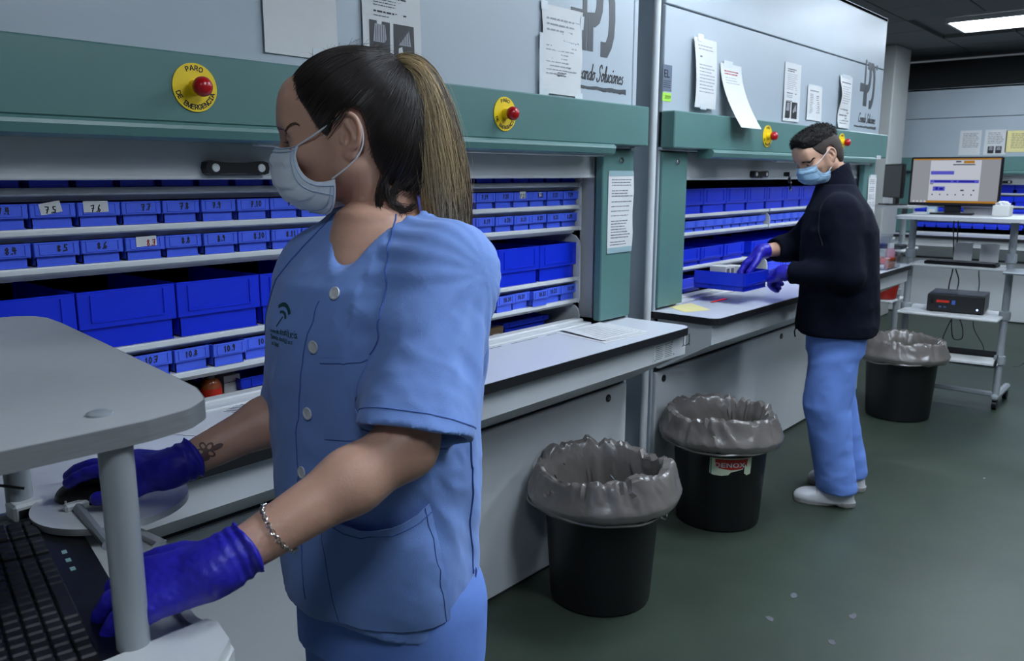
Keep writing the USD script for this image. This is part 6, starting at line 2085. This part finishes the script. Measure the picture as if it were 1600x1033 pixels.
def jacket_field(p):
    zs = [.785, .85, 1.0, 1.12, 1.26, 1.345, 1.40, 1.46]
    d = d_loft(p, zs, [-.005, -.005, -.004, .002, .014, .024, .032, .040], [0] * 8, [.176, .176, .168, .166, .160, .136, .108, .082], [.218, .216, .208, .21, .215, .205, .150, .095], 2.3)
    for s, sg in (('L', 1), ('R', -1)):
        u = (M_WR[s] - M_EL[s]) / np.linalg.norm(M_WR[s] - M_EL[s])
        c = M_WR[s] - u * (.028 if s == 'L' else .075)
        sl = smin(d_cap(p, M_SH[s] + (0, -.02 * sg, -.005), M_EL[s], .076, .068), np.maximum(d_cap(p, M_EL[s], c + u * .05, .068, .050), (p - c) @ u), .03)
        d = smin(d, sl, .03)
    d = d + m_folds(p)
    d = smax(d, .795 - p[:, 2] + .004 * np.sin(p[:, 1] * 30), .008)
    for s in 'LR':
        u = (M_WR[s] - M_EL[s]) / np.linalg.norm(M_WR[s] - M_EL[s])
        c = M_WR[s] - u * (.028 if s == 'L' else .075)
        d = smax(d, -np.maximum(d_cap(p, c - u * .03, c + u * .05, .036, .040), -((p - (c - u * .03)) @ u)), .004)
    cav = d_loft(p, [.70, .81, .83], [-.005] * 3, [0] * 3, [.140, .140, .12], [.17, .17, .15], 2.3)
    return smax(d, -cav, .004)


jk = part(man, 'fleece_jacket', place(keep_largest(surf(jacket_field, (-.26, -.34, .76), (.44, .36, 1.50), .0078)), MO, MR), 'navy_fleece', smooth=True, label='dark navy fleece jacket')


def collar_field(p):
    a, b = np.array([.024, 0, 1.40]), LO + LR @ np.array([-.040, 0, -.088])
    u = (b - a) / np.linalg.norm(b - a)
    d = d_cap(p, a - u * .05, b + u * .05, .092, .070)
    d = np.maximum(d, np.maximum((a - p) @ u, (p - b) @ u - .35 * np.maximum(-(p[:, 0] - .03), -.05)))
    inner = d_cap(p, a - u * .05, b + u * .1, .083, .061)
    d = smax(d, -inner, .004)
    front = np.maximum(np.abs(p[:, 1]) - .008 - .3 * np.maximum(p[:, 2] - 1.46, 0), -(p[:, 0] - .06))
    return smax(d, -front, .004) - .004 * (meshkit.fbm(p * 22, 2, 8) - .5)


part(jk, 'collar', place(keep_largest(surf(collar_field, (-.10, -.14, 1.36), (.18, .14, 1.58), .0045)), MO, MR), 'navy_fleece', smooth=True)
jf = jacket_field
zt = snap(jf, bez([(.20, .012, z) for z in (1.36, 1.25, 1.1, .95, .82)], 6), .001)
part(jk, 'zip', place(tube(zt, .0028, 6), MO, MR), 'black_plastic')
part(jk, 'armhole_seam', place(seam(jf, [(.05, .15, 1.42), (.09, .165, 1.36), (.11, .175, 1.28), (.09, .19, 1.20)], .0022, .0006), MO, MR), 'black_matt')
part(jk, 'hem_cord', place(tube(bez([(.165, -.02, .80), (.172, -.015, .78), (.168, -.01, .755)], 4), .003, 6), MO, MR), 'black_plastic')
for s in 'LR':
    hgf = m_hands[s][1]
    w, e = M_WR[s], M_EL[s]
    u = (e - w) / np.linalg.norm(e - w)

    def gf(p, hgf=hgf, w=w, u=u):
        t = (p - w) @ u
        d = smin(hgf(p), d_cap(p, w - u * .01, w + u * .030, .032, .036), .02)
        d = d - .003 * (ridge(p * 50, 6) - .7)
        return np.maximum(d, t - .028)
    c = w - u * .08
    part(man, 'glove', place(keep_largest(surf(gf, c - .14, c + .14, .0036)), MO, MR), 'glove_blue', smooth=True, label='violet-blue disposable glove')


# trousers, shoes
def m_trousers(p):
    d = None
    for sg, kn, an in ((1, (.022, .115, .47), (-.045, .118, .09)), (-1, (-.03, -.105, .47), (-.125, -.12, .09))):
        e = d_chain(p, [(-.005, .080 * sg, .80), kn, an], [.112, .098, .086])
        d = e if d is None else smin(d, e, .025)
    d = smin(d, d_loft(p, [.72, .80, .95], [-.01] * 3, [0] * 3, [.125, .125, .105], [.16, .16, .14], 2.2), .04)
    low = np.clip((.25 - p[:, 2]) / .2, 0, 1)
    d = d - .020 * (meshkit.fbm(p * (9, 9, 4), 3, 41) - .5) - .012 * low * (ridge(p * (6, 6, 24), 43) - .7) - .010 * (ridge(p * (9, 9, 5) + p[:, 2:3] * 3, 44) - .72)
    return smax(smax(d, .068 - p[:, 2] - .02 * np.clip(-p[:, 0] - .05, -.1, .1), .006), p[:, 2] - .94, .004)


part(man, 'scrub_trousers', place(keep_largest(surf(m_trousers, (-.32, -.32, .03), (.26, .32, .97), .0092)), MO, MR), 'scrubs_trousers', smooth=True, label='blue scrub trousers')
for loc, fwd in (((-.045, .116), (.95, -.02)), ((-.12, -.115), (.93, -.25))):
    wl = MO + MR @ np.array([loc[0], loc[1], 0])
    wf = MR @ np.array([fwd[0], fwd[1], 0])
    a, b, R = shoe_mesh(wl, wf[:2], .0055)
    sp = part(man, 'shoe', a, 'shoe_white', smooth=True, label='white slip-on work shoe with strap')
    part(sp, 'sole', b, 'sole', smooth=40)
    strap = [(.048, y, .095 - 16 * (abs(y)) ** 2.2) for y in np.linspace(-.046, .046, 13)]
    part(sp, 'strap_edge', place(tube(np.array([(.082 + .0 * y, y, z - .014) for _, y, z in strap]), .0016, 5), wl, R), 'sole')
    part(sp, 'strap_edge', place(tube(np.array([(.036, y, z + .004) for _, y, z in strap]), .0016, 5), wl, R), 'sole')
